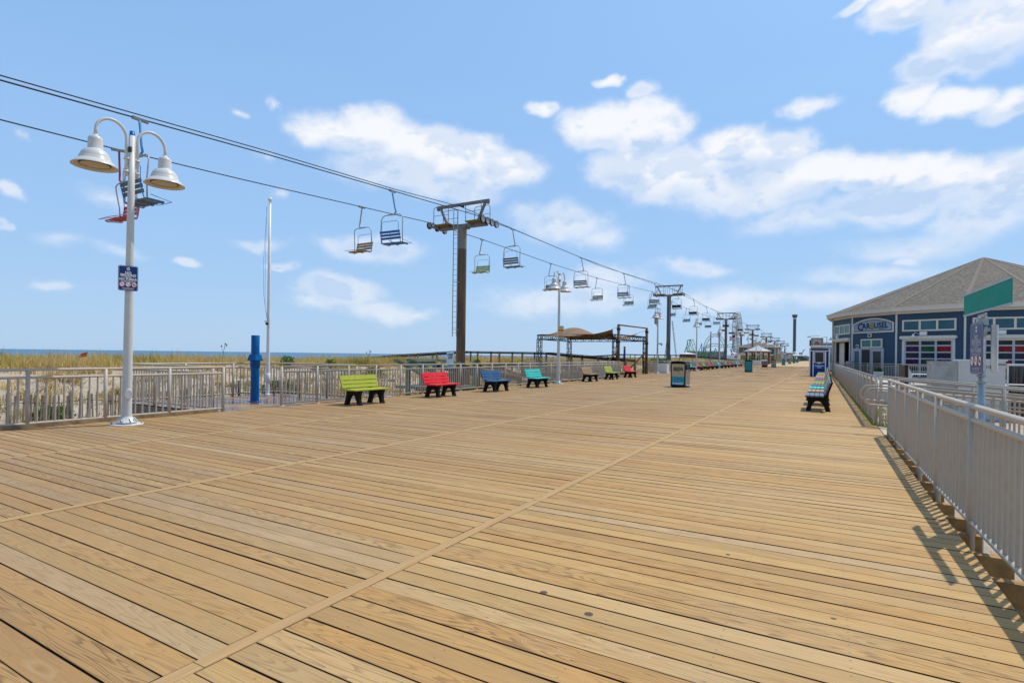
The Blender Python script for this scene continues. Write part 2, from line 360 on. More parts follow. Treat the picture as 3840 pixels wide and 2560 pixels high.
# ---------------------------------------------------------------- boardwalk planks
def wood_material(name, wet=False):
    m, nt, b = nodes_of(name); t = NT(nt)
    at = t.n('ShaderNodeAttribute', attribute_name='plank'); r, g, bb = t.sep(at.outputs['Vector'])
    px, py, pz = t.sep(t.pos())
    u = t.math('MULTIPLY_ADD', r, 61., px); v = t.math('MULTIPLY_ADD', r, 23.7, py)
    # knots: one chance per cell, rings bend round them
    kv = t.n('ShaderNodeTexVoronoi', feature='F1', voronoi_dimensions='2D'); t.l(t.comb(t.math('MULTIPLY', u, .95), t.math('MULTIPLY', v, 4.2), 0.), kv.inputs['Vector']); kv.inputs['Scale'].default_value = 1.
    kd = kv.outputs['Distance']
    kcol = t.sep(kv.outputs['Color'])[0]
    kon = t.mapr(kcol, .60, .64)
    kn = t.math('MULTIPLY', t.mapr(kd, .0, .13, 1., 0., True), kon)
    # flat-sawn figure: contour lines of a long stretched noise
    gn = t.noise(t.comb(t.math('MULTIPLY', u, .55), t.math('MULTIPLY', v, 7.5), t.math('MULTIPLY', r, 40.)), 1., 2.5, .45)
    w_ = t.math('ADD', gn, t.math('MULTIPLY', kn, .30))
    cnt = t.math('MULTIPLY_ADD', bb, 14., 12.)
    ph = t.math('FRACT', t.math('MULTIPLY', w_, cnt))
    ring = t.math('MULTIPLY', t.mapr(ph, .35, .86, 0, 1, True), t.mapr(ph, .86, .97, 1., 0., True))
    fib = t.noise(t.comb(t.math('MULTIPLY', u, 3.), t.math('MULTIPLY', v, 130.), r), 1., 3, .6)
    fib2 = t.noise(t.comb(t.math('MULTIPLY', u, 9.), t.math('MULTIPLY', v, 300.), r), 1., 2, .6)
    blot = t.noise(t.comb(t.math('MULTIPLY', u, 1.6), t.math('MULTIPLY', v, 5.), r), 1., 4, .6)
    honey = t.ramp(r, (0., (.30, .16, .055)), (.2, (.405, .235, .08)), (.4, (.385, .195, .055)), (.6, (.465, .285, .10)), (.8, (.36, .215, .08)), (1., (.50, .325, .14)))
    late = t.vmath('MULTIPLY', honey, (.38, .30, .26))
    strength = t.mapr(t.math('MULTIPLY', bb, bb), .02, .7, .2, .95)
    c = t.mix(t.math('MULTIPLY', ring, strength), honey, late)
    c = t.mix(t.mapr(blot, .5, .75, 0, .5), c, (.48, .225, .042, 1))
    # weathered grey boards and patches
    wz = t.math('ADD', t.mapr(g, .78, 1.05), t.mapr(t.noise(t.comb(t.math('MULTIPLY', px, .5), t.math('MULTIPLY', py, .5), 3.), 1., 4, .6), .52, .8, 0, .55))
    grey = t.mix(t.math('MULTIPLY', ring, .6), (.37, .285, .195, 1), (.17, .12, .075, 1))
    c = t.mix(t.math('MULTIPLY', wz, .62, clamp=True), c, grey)
    c = t.mix(t.mapr(fib, .52, .72, 0, .32), c, (.2, .13, .06, 1))
    c = t.mix(t.mapr(fib2, .58, .75, 0, .22), c, (.62, .48, .28, 1))
    kcore = t.math('MULTIPLY', t.mapr(kd, .02, .05, 1., 0., True), kon)
    c = t.mix(t.math('MULTIPLY', kcore, .7), c, (.22, .13, .06, 1))
    halo = t.math('MULTIPLY', t.math('MULTIPLY', t.mapr(kd, .06, .1), t.mapr(kd, .1, .18, 1., 0.)), kon)
    c = t.mix(t.math('MULTIPLY', halo, .14), c, (.64, .5, .32, 1))
    # fine dark checks and cracks along the grain
    ck = t.noise(t.comb(t.math('MULTIPLY', u, 1.3), t.math('MULTIPLY', v, 60.), 7.), 1., 1.5, .4)
    c = t.mix(t.mapr(ck, .73, .76, 0, .7), c, (.1, .065, .035, 1))
    # foot wear over the whole deck, and screw heads over the joists
    big = t.noise(t.comb(t.math('MULTIPLY', px, .22), t.math('MULTIPLY', py, .12), 0.), 1., 5, .6)
    c = t.mix(t.mapr(big, .38, .7, .0, .22), c, (.50, .35, .17, 1))
    c = t.mix(t.mapr(px, -4., .6, 0., .22), c, (.56, .39, .19, 1))  # deck tone grows paler towards the right edge
    c = t.mix(t.math('MULTIPLY', t.mapr(px, -6.5, -1.5, 1., 0.), t.mapr(blot, .3, .7, .2, .68)), c, (.255, .165, .085, 1))
    jx = t.math('ABSOLUTE', t.math('SUBTRACT', t.math('FRACT', t.math('MULTIPLY_ADD', px, 1 / .58, 20.3)), .5))
    loc = t.sep(at.outputs['Vector'])  # placeholder keeps the graph simple
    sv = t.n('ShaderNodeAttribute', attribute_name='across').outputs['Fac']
    sy = t.math('ABSOLUTE', t.math('SUBTRACT', t.math('ABSOLUTE', t.math('SUBTRACT', sv, .5)), .27))
    sd = t.vmath('LENGTH', t.comb(t.math('MULTIPLY', jx, .58), t.math('MULTIPLY', sy, .147), 0.), out=1)
    screw = t.mapr(sd, .005, .0085, 1., 0.)
    c = t.mix(t.math('MULTIPLY', screw, .5), c, (.12, .1, .08, 1))
    if not wet:
        for sx_, sy_, rr in ((-1.50, 3.05, .026), (-1.155, 2.93, .028), (-.62, 4.35, .018), (.05, 3.6, .016)):
            dd = t.vmath('LENGTH', t.comb(t.math('SUBTRACT', px, sx_), t.math('SUBTRACT', py, sy_), 0.), out=1)
            dd = t.math('ADD', dd, t.math('MULTIPLY_ADD', fib, .01, -.005))
            c = t.mix(t.math('MULTIPLY', t.mapr(dd, rr * .85, rr, 1., 0.), .85), c, (.035, .037, .04, 1))
    # gap shade painted dark into the grimy board edges and gap walls
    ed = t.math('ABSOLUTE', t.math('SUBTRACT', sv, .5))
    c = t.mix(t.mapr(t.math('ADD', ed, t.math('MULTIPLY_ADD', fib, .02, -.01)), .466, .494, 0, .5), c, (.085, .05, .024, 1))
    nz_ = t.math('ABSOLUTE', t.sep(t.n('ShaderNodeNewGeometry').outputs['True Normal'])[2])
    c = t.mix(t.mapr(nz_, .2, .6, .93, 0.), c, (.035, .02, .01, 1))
    rough = t.mapr(fib, .3, .7, .52, .72)
    if wet:
        wm = t.mapr(t.noise(t.comb(t.math('MULTIPLY', px, .5), t.math('MULTIPLY', py, .6), 1.), 1., 4, .6), .36, .5, 0, 1, True)
        c = t.mix(t.math('MULTIPLY', wm, .92), c, t.vmath('MULTIPLY', c, (.42, .22, .16)))
        rough = t.mapr(wm, 0., 1., .5, .09)
    t.l(c, b.inputs['Base Color']); t.l(rough, b.inputs['Roughness'])
    b.inputs['Specular IOR Level'].default_value = .32 if wet else .12
    hh = t.math('ADD', t.math('MULTIPLY', fib, .5), t.math('MULTIPLY', ring, -.35))
    t.bump(hh, .28, .004, b)
    return m
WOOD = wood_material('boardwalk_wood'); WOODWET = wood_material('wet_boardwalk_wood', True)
def planks(rows, name, mat, zoff=0., seams=()):
    """rows: (x0, x1, y0, y1) one plank each, all in one sheet of boards"""
    V = []; F = []; col = []; acr = []
    for (x0, x1, y0, y1) in rows:
        o = len(V); j = lambda: rnd.uniform(-.0016, .0016)
        h = zoff + rnd.uniform(-.0015, .0015)
        n_ = 4
        for i in range(n_ + 1):
            x = x0 + (x1 - x0) * i / n_
            wob = rnd.uniform(-.0018, .0018)
            V.append((x, y0 + wob, h - .035)); V.append((x, y0 + wob, h + j())); V.append((x, y1 + wob, h + j())); V.append((x, y1 + wob, h - .035))
        r, g, b = rnd.random(), rnd.random(), rnd.random()
        fs = []
        for i in range(n_):
            a = o + 4 * i; c = a + 4
            fs += [((a, c, c + 1, a + 1), (0, 0, 0, 0)), ((a + 1, c + 1, c + 2, a + 2), (0, 0, 1, 1)), ((a + 2, c + 2, c + 3, a + 3), (1, 1, 1, 1))]
        e = o + 4 * n_
        fs += [((o, o + 1, o + 2, o + 3), (0, 0, 1, 1)), ((e + 3, e + 2, e + 1, e), (1, 1, 0, 0))]
        for f, ac in fs: F.append(f); col += [(r, g, b, 1.)] * 4; acr += list(ac)
    n0 = len(F)
    for (xc, y0, y1, wdt) in seams:
        y = y0
        while y < y1:
            L = min(rnd.uniform(3., 4.6), y1 - y)
            o = len(V); h = zoff + .002 + rnd.uniform(-.001, .002)
            a, bb = xc - wdt / 2, xc + wdt / 2
            V += [(a, y, h), (bb, y, h), (bb, y + L - .004, h), (a, y + L - .004, h), (a, y, h - .05), (bb, y, h - .05), (bb, y + L - .004, h - .05), (a, y + L - .004, h - .05)]
            for f in ((0, 1, 2, 3), (0, 4, 5, 1), (1, 5, 6, 2), (2, 6, 7, 3), (3, 7, 4, 0)):
                F.append(tuple(o + i for i in f)); q = rnd.random(); col += [(q, .2, .2, 1.)] * 4; acr += [.5] * 4
            y += L
    me = bpy.data.meshes.new(name); me.from_pydata(V, [], F)
    ca = me.color_attributes.new('plank', 'FLOAT_COLOR', 'CORNER'); ca.data.foreach_set('color', np.array(col, np.float32).ravel())
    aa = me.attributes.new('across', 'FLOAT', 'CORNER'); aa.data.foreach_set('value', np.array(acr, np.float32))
    me.materials.append(mat)
    if len(seams):
        me.materials.append(SEAM)
        mi = np.zeros(len(F), np.int32); mi[n0:] = 1; me.polygons.foreach_set('material_index', mi)
    o = bpy.data.objects.new(name, me); C.objects.link(o); return o
m, nt, b = nodes_of('seam_board'); t = NT(nt); p = t.pos(); x_, y_, z_ = t.sep(p)
g_ = t.noise(t.comb(t.math('MULTIPLY', x_, 90.), t.math('MULTIPLY', y_, 1.1), 0.), 1., 4, .6)
w__ = t.math('FRACT', t.math('MULTIPLY', t.noise(t.comb(t.math('MULTIPLY', x_, 9.), t.math('MULTIPLY', y_, .6), 0.), 1., 2), 14.))
c = t.mix(t.mapr(g_, .4, .7), (.435, .28, .125, 1), (.33, .195, .085, 1)); c = t.mix(t.math('MULTIPLY', t.mapr(w__, .6, .95), .45), c, (.40, .22, .09, 1))
t.l(c, b.inputs['Base Color']); b.inputs['Roughness'].default_value = .6; b.inputs['Specular IOR Level'].default_value = .12
SEAM = m
PITCH = .1575
rows = []
def bay(x0, x1, y0, y1, off=0.):
    y = y0 + off
    while y < y1:
        gap = rnd.choice((.007, .009, .010, .011, .013)) if rnd.random() > .03 else .02
        a = x0(y) if callable(x0) else x0; e = x1(y) if callable(x1) else x1
        rows.append((a + rnd.uniform(0, .006), e - rnd.uniform(0, .006), y, y + PITCH - gap)); y += PITCH
FAR = 118.
redge = lambda y: .985 if y < 14.6 else .90 - .0085 * (y - 14.6)
bay(-2.475, redge, -2.5, FAR, .02)
bay(-6.005, -2.565, -2.5, FAR, .09)
bay(-9.44, -6.095, -2.5, FAR, .05)
bay(-12.72, -9.53, -2.5, 42.0, .12)
bay(-14.2, -9.53, 42.0, FAR, .12)
bay(-18., -14.24, 40.2, 50., .03); bay(-22., -18.04, 40.2, 50., .08)
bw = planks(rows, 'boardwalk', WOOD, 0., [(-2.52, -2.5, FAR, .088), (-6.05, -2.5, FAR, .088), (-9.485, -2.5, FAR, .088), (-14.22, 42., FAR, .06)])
tag(bw, kind='structure')
rows = []
bay(-16.95, -12.78, 7.95, 12.75, .0)
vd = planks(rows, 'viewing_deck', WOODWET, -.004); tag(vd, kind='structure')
# the far end of the boardwalk, where single boards can no longer be told apart
mb = MB(); mb.box((-7.0, (FAR + 460) / 2, -.05), (14.4, 460 - FAR, .1)); mb.box((-12.0, 330, -.06), (14., 200, .1))
fo = mb.build('boardwalk_far_end', M('far_boardwalk_wood', (.42, .285, .125), .65, var=.12, scale=.8)); tag(fo, kind='structure')
# joists and fascia under the edges
mb = MB()
for y in np.arange(-2, 13.0, .58): mb.box((.96 if y > 6 else 1.0, y, -.14), (.42 if y > 6 else .5, .09, .2))
mb.box((.72, 5.2, -.30), (.06, 15.6, .3))
o = mb.build('deck_joists', JOIST); tag(o, kind='structure')
mb = MB().box((-5.9, 58, -.32), (13.6, 121, .03)); o = mb.build('deck_gap_dark_sheet', DARKW); tag(o, kind='structure')  # unseen dark sheet added to block bounce light and darken the plank gaps
mb = MB()
mb.box((-12.80, 2.7, -.16), (.05, 10.3, .26)); mb.box((-12.80, 27.4, -.16), (.05, 29.3, .26))
mb.box((-14.9, 7.90, -.17), (4.2, .05, .26)); mb.box((-17.0, 10.35, -.17), (.05, 4.9, .26)); mb.box((-14.9, 12.80, -.17), (4.2, .05, .26))
for x in (-13.4, -15.2, -16.8):
    for y in (8.0, 12.7): mb.box((x, y, -.8), (.14, .14, 1.2))
mb.box((-22.05, 45.1, -.2), (.05, 9.9, .3)); mb.box((-18., 40.12, -.2), (8.2, .05, .3))
for y in np.arange(-1, 42, 2.4): mb.box((-12.6, y, -.7), (.2, .2, 1.1))
o = mb.build('deck_fascia', GREYW); tag(o, kind='structure')
mb = MB(); mb.box((-12.74, 2.72, .035), (.09, 10.5, .075)); 
o = mb.build('kerb_board', KERB); tag(o, kind='structure')
mb = MB()   # ramp floor going down to the yard
mb.add([(1.0, 13.0, -.003), (1.0, 14.55, -.003), (11., 14.55, -.7), (11., 13.0, -.7), (1.0, 13.0, -.1), (1.0, 14.55, -.1), (11., 14.55, -.8), (11., 13.0, -.8)], [(0, 1, 2, 3), (0, 3, 7, 4), (1, 5, 6, 2), (0, 4, 5, 1)])
o = mb.build('access_ramp', M('ramp_concrete', (.45, .36, .25), .8, var=.12, scale=4)); tag(o, kind='structure')
mb = MB(); mb.box((6.6, 47.2, -.38), (11.8, 10.6, .7)); mb.box((9.5, 46.5, -.36), (10., 6., .72))
o = mb.build('carousel_terrace', M('terrace_concrete', (.5, .46, .4), .8, var=.1, scale=3)); tag(o, kind='structure')

# ---------------------------------------------------------------- railings
def railing(name, label, pts, z0=0., h=1.075, mid=.93, low=.085, post=1.25, bal=.135, group='grey pipe railings along the boardwalk', rr=.026, pr=.034, br=.018, n=8, plates=False, postz=0., endcap=True, balpart=True, lowr=None):
    pts = [Vector((p[0], p[1], p[2] if len(p) > 2 else z0)) for p in pts]
    base = pts[0].copy(); root = thing(name, label, 'railing', base, 0, group)
    L = [p - base for p in pts]
    lift = lambda k: [p + Vector((0, 0, k)) for p in L]
    MB().tube(lift(h), rr, n).build('top_rail', RAIL, root)
    MB().tube(lift(mid), lowr or rr * .92, n).build('middle_rail', RAIL, root)
    MB().tube(lift(low), lowr or rr * .92, n).build('bottom_rail', RAIL, root)
    for a, b in zip(L[:-1], L[1:]):
        d = b - a; k = max(1, round(Vector((d.x, d.y)).length / post)); 
        for i in range(k + 1):
            if i == k and b is not L[-1]: continue
            p = a + d * (i / k)
            mb = MB().cyl(p + Vector((0, 0, postz)), p + Vector((0, 0, h)), pr, n=max(8, n))
            o = mb.build('post', RAIL, root)
            if plates: MB().lathe([(0, .022), (.075, .022), (.085, .015), (.085, 0)], p, 14).build('base_plate', RAIL, o)
        for i in range(k):
            p, q = a + d * (i / k), a + d * ((i + 1) / k)
            ln = Vector(((q - p).x, (q - p).y)).length; c = max(2, round(ln / bal)); mb = MB()
            for j in range(1, c):
                s = p + (q - p) * (j / c); mb.cyl(s + Vector((0, 0, low)), s + Vector((0, 0, mid)), br, n=6 if n < 9 else 8, caps=False)
            mb.build('baluster_panel', RAIL, root)
    return root
LF = -12.75
railing('pipe_railing', 'pale grey pipe railing behind the nearest lamp, ending at the wet deck', [(LF, -3.2), (LF, 8.12)], post=1.31, postz=-.12, n=12)
railing('pipe_railing', 'grey railing wrapped round the wet viewing deck with the flagpole', [(-12.95, 7.98), (-16.85, 7.98), (-16.9, 12.65), (-12.95, 12.68)], post=1.4, plates=False, n=8)
railing('pipe_railing', 'long grey railing behind the seven spaced benches, from the wet deck to the sail pavilion', [(-12.72, 9.75), (LF, 30.), (-13.0, 34.), (-13.72, 40.6)], post=1.18, n=8, plates=True)
railing('pipe_railing', 'grey railing on the sea side of the black truss pavilion', [(-13.9, 39.9), (-21.9, 40.3), (-21.95, 50.), (-14.3, 50.1)], post=2.4, n=6, h=1.1, mid=.95)
railing('pipe_railing', 'far grey railing behind the close row of coloured benches', [(-13.9, 47.6), (-14.15, 60), (-14.2, 118)], post=2.4, bal=.15, n=6)
# right edge
railing('pipe_railing', 'nearest grey railing at the right edge of the boardwalk, casting striped shadow', [(1.2, -2.6), (1.13, 4.6), (1.075, 7.6), (1.06, 12.84)], post=1.31, n=14, postz=-.28, bal=.14, br=.0175, rr=.026, pr=.033, h=1.07, mid=.955, low=.07)
railing('pipe_railing', 'grey railing beside the right bench row, running back to the carousel building', [(.97, 14.72), (.80, 33.), (.6, 58.3)], post=1.31, n=8, h=1.075, mid=.95, bal=.14, br=.018)
rz_ = lambda x: -.07 * (x - 1.35)
for yy, lab, x0 in ((12.92, 'near sloping ramp railing running down to the right from the gap', 1.2), (14.62, 'far sloping ramp railing running down to the right from the gap', 1.05)):
    r0 = railing('pipe_railing', lab, [(x0, yy, rz_(x0)), (10.6, yy, rz_(10.6))], post=1.5, n=8, bal=.14, h=1.07, mid=.93, low=.12, postz=-.15)
    side = 1 if yy < 13.5 else -1
    mb = MB(); o = r0.location
    pts = [(x, yy + side * .1, z) for x, z in ((10.4, rz_(10.4) + .86), (1.0, rz_(1.0) + .86), (.76, rz_(.8) + .85), (.68, .79), (.66, .7), (.68, .62), (.76, .57), (1.0, .56), (1.2, .56))]
    mb.tube([Vector(p) - o for p in pts], .02, 10).build('handrail', RAIL, r0)
    MB().tube([Vector(p) - o for p in [(10.4, yy + side * .1, rz_(10.4) + .68), (1.2, yy + side * .1, rz_(1.2) + .68)]], .018, 8).build('handrail', RAIL, r0)
railing('pipe_railing', 'white railing in front of the blue carousel building', [(.75, 58.1), (2.0, 54.4), (4.7, 50.6), (8.5, 48.4), (13., 48.)], h=1.17, mid=1.02, post=1.6, n=6, bal=.15)
# ---------------------------------------------------------------- street lamps
def make_lamp():
    t = thing('street_lamp', 'x', 'street lamp', (0, 0, 0), 0, 'white double-arm gooseneck lamps along the sea side')
    H = 5.67
    mb = MB().lathe([(.086, .12), (.084, .6), (.075, 2.2), (.061, 4.2), (.053, H), (.0, H)], n=28); mb.build('pole', LAMPW, t)
    mb = MB().lathe([(0, .02), (.28, .02), (.285, .01), (.285, 0)], n=32)
    mb.build('ground_ring', LAMPW, t)
    mb = MB().lathe([(.09, .17), (.095, .15), (.165, .06), (.175, .055), (.175, .035), (0, .035)], n=28)
    for i in range(8):
        a = i * math.pi / 4; c, s = math.cos(a), math.sin(a)
        mb.bar((c * .11, s * .11, .12), (c * .175, s * .175, .045), .022, .06)
    bp = mb.build('base_plate', LAMPW, t)
    for i in range(4):
        a = i * math.pi / 2 + .5; MB().cyl((.15 * math.cos(a), .15 * math.sin(a), .02), (.15 * math.cos(a), .15 * math.sin(a), .1), .017, n=6).build('bolt', BOLT, bp)
        MB().cyl((.245 * math.cos(a + .5), .245 * math.sin(a + .5), .018), (.245 * math.cos(a + .5), .245 * math.sin(a + .5), .05), .016, n=6).build('bolt', BOLT, bp)
    MB().lathe([(0, .10), (.042, .10), (.05, .0)], (0, 0, 0), 18).build('cap', BLUEP, t).location = (0, 0, H - .01)
    mb = MB().lathe([(.066, -.04), (.066, .03), (.058, .036), (.0, .036)], n=24, smooth=False)
    ac = mb.build('access_cover', LAMPW, t); ac.location = (.074, -.017, .6); ac.rotation_euler = (R_(90), 0, R_(76)); ac.scale = (1, 1.5, 1.2)
    pc = MB().box((0, 0, 0), (.05, .05, .11)).build('photocell', DARK, t, bevel=.01); pc.location = (.055, -.06, 5.38)
    for sg in (-1, 1):
        pts = [(0, sg * .098, 4.86), (0, sg * .098, 5.58)]
        for k in range(1, 12):
            a = math.pi * k / 12; pts.append((0, sg * (.36 - .262 * math.cos(a)), 5.58 + .28 * math.sin(a)))
        pts += [(0, sg * .622, 5.58), (0, sg * .622, 5.46)]
        arm = MB().tube(pts, .028, 12).build('arm', LAMPW, t)
        mb = MB()
        for z in (4.95, 5.2): mb.lathe([(.04, -.02), (.045, -.02), (.045, .02), (.04, .02)], (0, sg * .098, z), 12)
        mb.bar((0, 0, 5.0), (0, sg * .1, 5.0), .05, .05); mb.bar((0, 0, 5.22), (0, sg * .1, 5.22), .05, .05)
        mb.build('clamp', LAMPW, arm)
        mb = MB().lathe([(.03, .60), (.05, .595), (.05, .565), (.085, .56), (.128, .53), (.137, .49), (.142, .32), (.15, .305), (.2, .285), (.25, .235), (.283, .165), (.288, .142), (.296, .138), (.296, .115), (.33, .09), (.39, .035), (.43, .0), (.43, -.006), (.40, .008), (.37, .012)], n=40)
        sh = mb.build('lamp_shade', LAMPW, t); sh.location = (0, sg * .622, 4.885); sh.scale = (.86, .86, 1.)
        MB().lathe([(.37, .012), (.345, .03), (.30, .034), (.29, .04)], n=36).build('reflector', LAMPIN, sh)
        MB().lathe([(.29, .04), (.285, .022), (.272, .022)], n=32).build('gasket', BLACK, sh)
        MB().lathe([(.272, .024), (.2, .014), (0, .01)], n=32).build('lens', LENS, sh)
    return t
lampxy = [(-11.94, 5.62), (-12.2, 26.2), (-13.0, 48.6), (-12.7, 63.9), (-12.75, 79.6), (-12.85, 98.), (-12.9, 112.3), (-12.9, 126.), (-13., 137.), (-13.1, 153.), (-13.2, 179.), (-13.3, 205.), (-13.4, 232.)]
lampl = ['nearest double lamp, carrying a blue no smoking sign, beside the left railing', 'double lamp between the turquoise and tan benches with a small orange sign',
  'double lamp with a loudspeaker and camera, just beyond the black truss pavilion', 'double lamp behind the first turquoise bench of the far bench row', 'double lamp with loudspeaker standing left of the third lift tower',
  'double lamp in front of the ferris wheel legs', 'double lamp in front of the left end of the white gazebo roof', 'double lamp in front of the middle of the white gazebo roof', 'double lamp above the right slope of the white gazebo',
  'double lamp in front of the tan two-storey house', 'double lamp between the fourth and fifth waste bins', 'second farthest double lamp, a sliver near the small gazebo', 'farthest double lamp, a sliver before the small gazebo']
L0 = make_lamp(); L0.location = (*lampxy[0], 0); L0['label'] = lampl[0]; L0.rotation_euler = (R_(-.2), R_(.3), 0)
for (x, y), lb in zip(lampxy[1:], lampl[1:]): c = dup(L0, (x, y, 0), R_(rnd.uniform(-4, 4)), lb); c.rotation_euler = (0, 0, c.rotation_euler[2])
# ---------------------------------------------------------------- signs
def rounded(wd, ht, r, n=5):
    pts = []
    for cx_, cy_, a0 in ((wd / 2 - r, ht / 2 - r, 0), (-wd / 2 + r, ht / 2 - r, 90), (-wd / 2 + r, -ht / 2 + r, 180), (wd / 2 - r, -ht / 2 + r, 270)):
        for i in range(n + 1):
            a = R_(a0 + 90 * i / n); pts.append((cx_ + r * math.cos(a), cy_ + r * math.sin(a)))
    return pts
def ringpoly(mb, outer, inner, y):
    n = len(outer); mb.add([(a, y, b) for a, b in outer] + [(a, y, b) for a, b in inner], [(i, (i + 1) % n, n + (i + 1) % n, n + i) for i in range(n)])
def disc(mb, cx_, cz, r, y, n=24, mi=0, sx=1.): mb.add([(cx_ + sx * r * math.cos(2 * math.pi * i / n), y, cz + r * math.sin(2 * math.pi * i / n)) for i in range(n)], [tuple(range(n))], mi=mi)
def no_smoking(label, loc, rz, wd, ht, fin=SIGNW, panel=BLUESIGN):
    t = thing('no_smoking_sign', label, 'sign', loc, rz, 'blue no smoking signs on posts')
    MB().prism(rounded(wd, ht, .035), 0, .004, 'y').build('panel', panel, t)
    k = ht / .49
    mb = MB(); ringpoly(mb, rounded(wd - .018, ht - .018, .03), rounded(wd - .028, ht - .028, .027), -.0012); mb.build('border', fin, t)
    mb = MB(); z = lambda v: v * k
    text_into(mb, 'NO', .06 * k, (0, -.002, z(.105)), STAND, .0022, sx=wd / .36 * 1.15)
    text_into(mb, 'SMOKING', .06 * k, (0, -.002, z(.06)), STAND, .0022, sx=wd / .36 * 1.02)
    text_into(mb, 'Smoking is prohibited on beach\nand boardwalk', .019 * k, (0, -.002, z(.022)), STAND, .0008, sx=wd / .36)
    text_into(mb, 'NO FUMAR', .06 * k, (0, -.002, z(-.022)), STAND, .0022, sx=wd / .36 * .98)
    text_into(mb, 'Está prohibido fumar en la playa\ny el paseo marítimo', .019 * k, (0, -.002, z(-.064)), STAND, .0008, sx=wd / .36)
    for i, q in enumerate((.29, .31, .25)): mb.add([(-wd * q, -.002, z(-.19 - .012 * i)), (wd * q, -.002, z(-.19 - .012 * i)), (wd * q, -.002, z(-.186 - .012 * i)), (-wd * q, -.002, z(-.186 - .012 * i))], [(0, 1, 2, 3)])
    mb.build('lettering', fin, t, fixn=False)
    mb = MB(); disc(mb, 0, z(.18), .03 * k, -.002, 18, sx=wd / .36); text_into(mb, '', .01, (0, 0, 0), STAND); mb.build('crest', SIGNW, t, fixn=False)
    mb = MB(); disc(mb, -.009, z(.184), .008, -.003, 10); disc(mb, .009, z(.184), .008, -.003, 10); disc(mb, 0, z(.168), .007, -.003, 10); mb.build('crest_marks', BLUESIGN, t, fixn=False)
    for i, x in enumerate((-.3, 0, .3)):
        mb = MB(); cx_ = x * wd; s_ = wd / .36
        disc(mb, cx_, z(-.12), .049 * k, -.002, 28, 1, s_); disc(mb, cx_, z(-.12), .043 * k, -.0026, 28, 0, s_)
        if i == 0: mb.add([(cx_ - .025, -.0032, z(-.122)), (cx_ + .028, -.0032, z(-.115)), (cx_ + .028, -.0032, z(-.109)), (cx_ - .025, -.0032, z(-.116))], [(0, 1, 2, 3)], mi=3)
        if i == 1: mb.add([(cx_ - .03, -.0032, z(-.126)), (cx_ + .032, -.0032, z(-.116)), (cx_ + .03, -.0032, z(-.108)), (cx_ - .03, -.0032, z(-.12))], [(0, 1, 2, 3)], mi=3)
        if i == 2:
            for a in (-60, -30, 0, 30, 60):
                q = R_(90 + a); e = Vector((math.cos(q), 0, math.sin(q))); pz = Vector((cx_, -.0032, z(-.14))); o_ = Vector((-e.z, 0, e.x)) * .006
                mb.add([pz, pz + e * .02 + o_, pz + e * .042, pz + e * .02 - o_], [(0, 1, 2, 3)], mi=2)
        q = .031 * k; mb.add([(cx_ - q * s_ - .003, -.0038, z(-.12) + q - .003), (cx_ - q * s_ + .003, -.0038, z(-.12) + q + .003), (cx_ + q * s_ + .003, -.0038, z(-.12) - q + .003), (cx_ + q * s_ - .003, -.0038, z(-.12) - q - .003)], [(0, 1, 2, 3)], mi=1)
        mb.build('prohibition_symbol', [SIGNW, SIGNR, SIGNG, GALV], t, fixn=False)
    for zz in (ht / 2 - .012, -ht / 2 + .012):
        MB().cyl((0, -.008, zz), (0, .05, zz), .008, n=8).build('bolt', BOLT, t)
    return t
no_smoking('blue no smoking sign facing the camera on the nearest lamp post', (-11.845, 5.57, 2.86), R_(72), .325, .49)
# galvanised street sign post behind the near right railing
t = thing('street_sign_post', 'galvanised post with a blank green street sign behind the near right railing', 'street sign', (1.22, 6.44, -.75))
MB().cyl((0, 0, 0), (0, 0, 2.56), .030, n=16).build('post', GALV, t)
MB().cyl((0, 0, 2.44), (0, 0, 2.53), .036, n=16).build('post_collar', GALV, t)
mb = MB().box((0, 0, 2.57), (.075, .09, .07)).box((0, 0, 2.62), (.02, .26, .035)); mb.build('bracket', GALV, t, bevel=.004)
bl = MB().box((0, 0, 0), (.006, 1.4, .185)).build('sign_blade', GREENS, t); bl.location = (-.02, -.20, 2.755); bl.rotation_euler = (0, 0, R_(2))
MB().box((0, 0, .10), (.014, 1.4, .016)).build('blade_edge', GALV, bl); MB().box((0, 0, -.10), (.014, 1.4, .016)).build('blade_edge', GALV, bl)
for z in (2.48, 2.08, 2.02): MB().lathe([(.032, -.008), (.038, -.008), (.038, .008), (.032, .008)], (0, 0, z), 12).build('band_clamp', GALV, t)
no_smoking('sun-faded blue no smoking sign on the galvanised street sign post', (1.15, 6.27, 1.575), R_(-84), .30, .455, fin=M('faded_sign_white', (.45, .47, .55), .5), panel=M('faded_sign_blue', (.085, .1, .2), .4, var=.15, scale=3))
t = thing('folded_sign_plate', 'white sign plate seen edge on, clamped to the street sign post', 'sign', (1.315, 6.46, 1.58), R_(-52))
MB().box((0, 0, 0), (.052, .012, .42)).build('plate', WHITE, t); MB().box((-.03, .012, 0), (.01, .03, .43)).build('edge', GALV, t)
MB().box((-.055, 0, .17), (.05, .03, .03)).build('clamp', GALV, t); MB().box((-.055, 0, -.17), (.05, .03, .03)).build('clamp', GALV, t)
def small_plate(name, label, loc, rz, wd, ht, cols):
    t = thing(name, label, 'sign', loc, rz); n = len(cols)
    MB().box((0, 0, 0), (wd, .01, ht)).build('panel', SIGNW, t)
    for i, c in enumerate(cols):
        MB().box((0, -.006, ht / 2 - ht * (i + .5) / n), (wd * .92, .004, ht / n * .9)).build('colour_band', c, t)
    return t
small_plate('parking_sign', 'small orange and blue sign on the lamp post by the tan bench', (-12.05, 26.12, 2.62), R_(60), .38, .8, [POSTAN, ORANGEI, POSTAN, ORANGEI, POSBLUE])
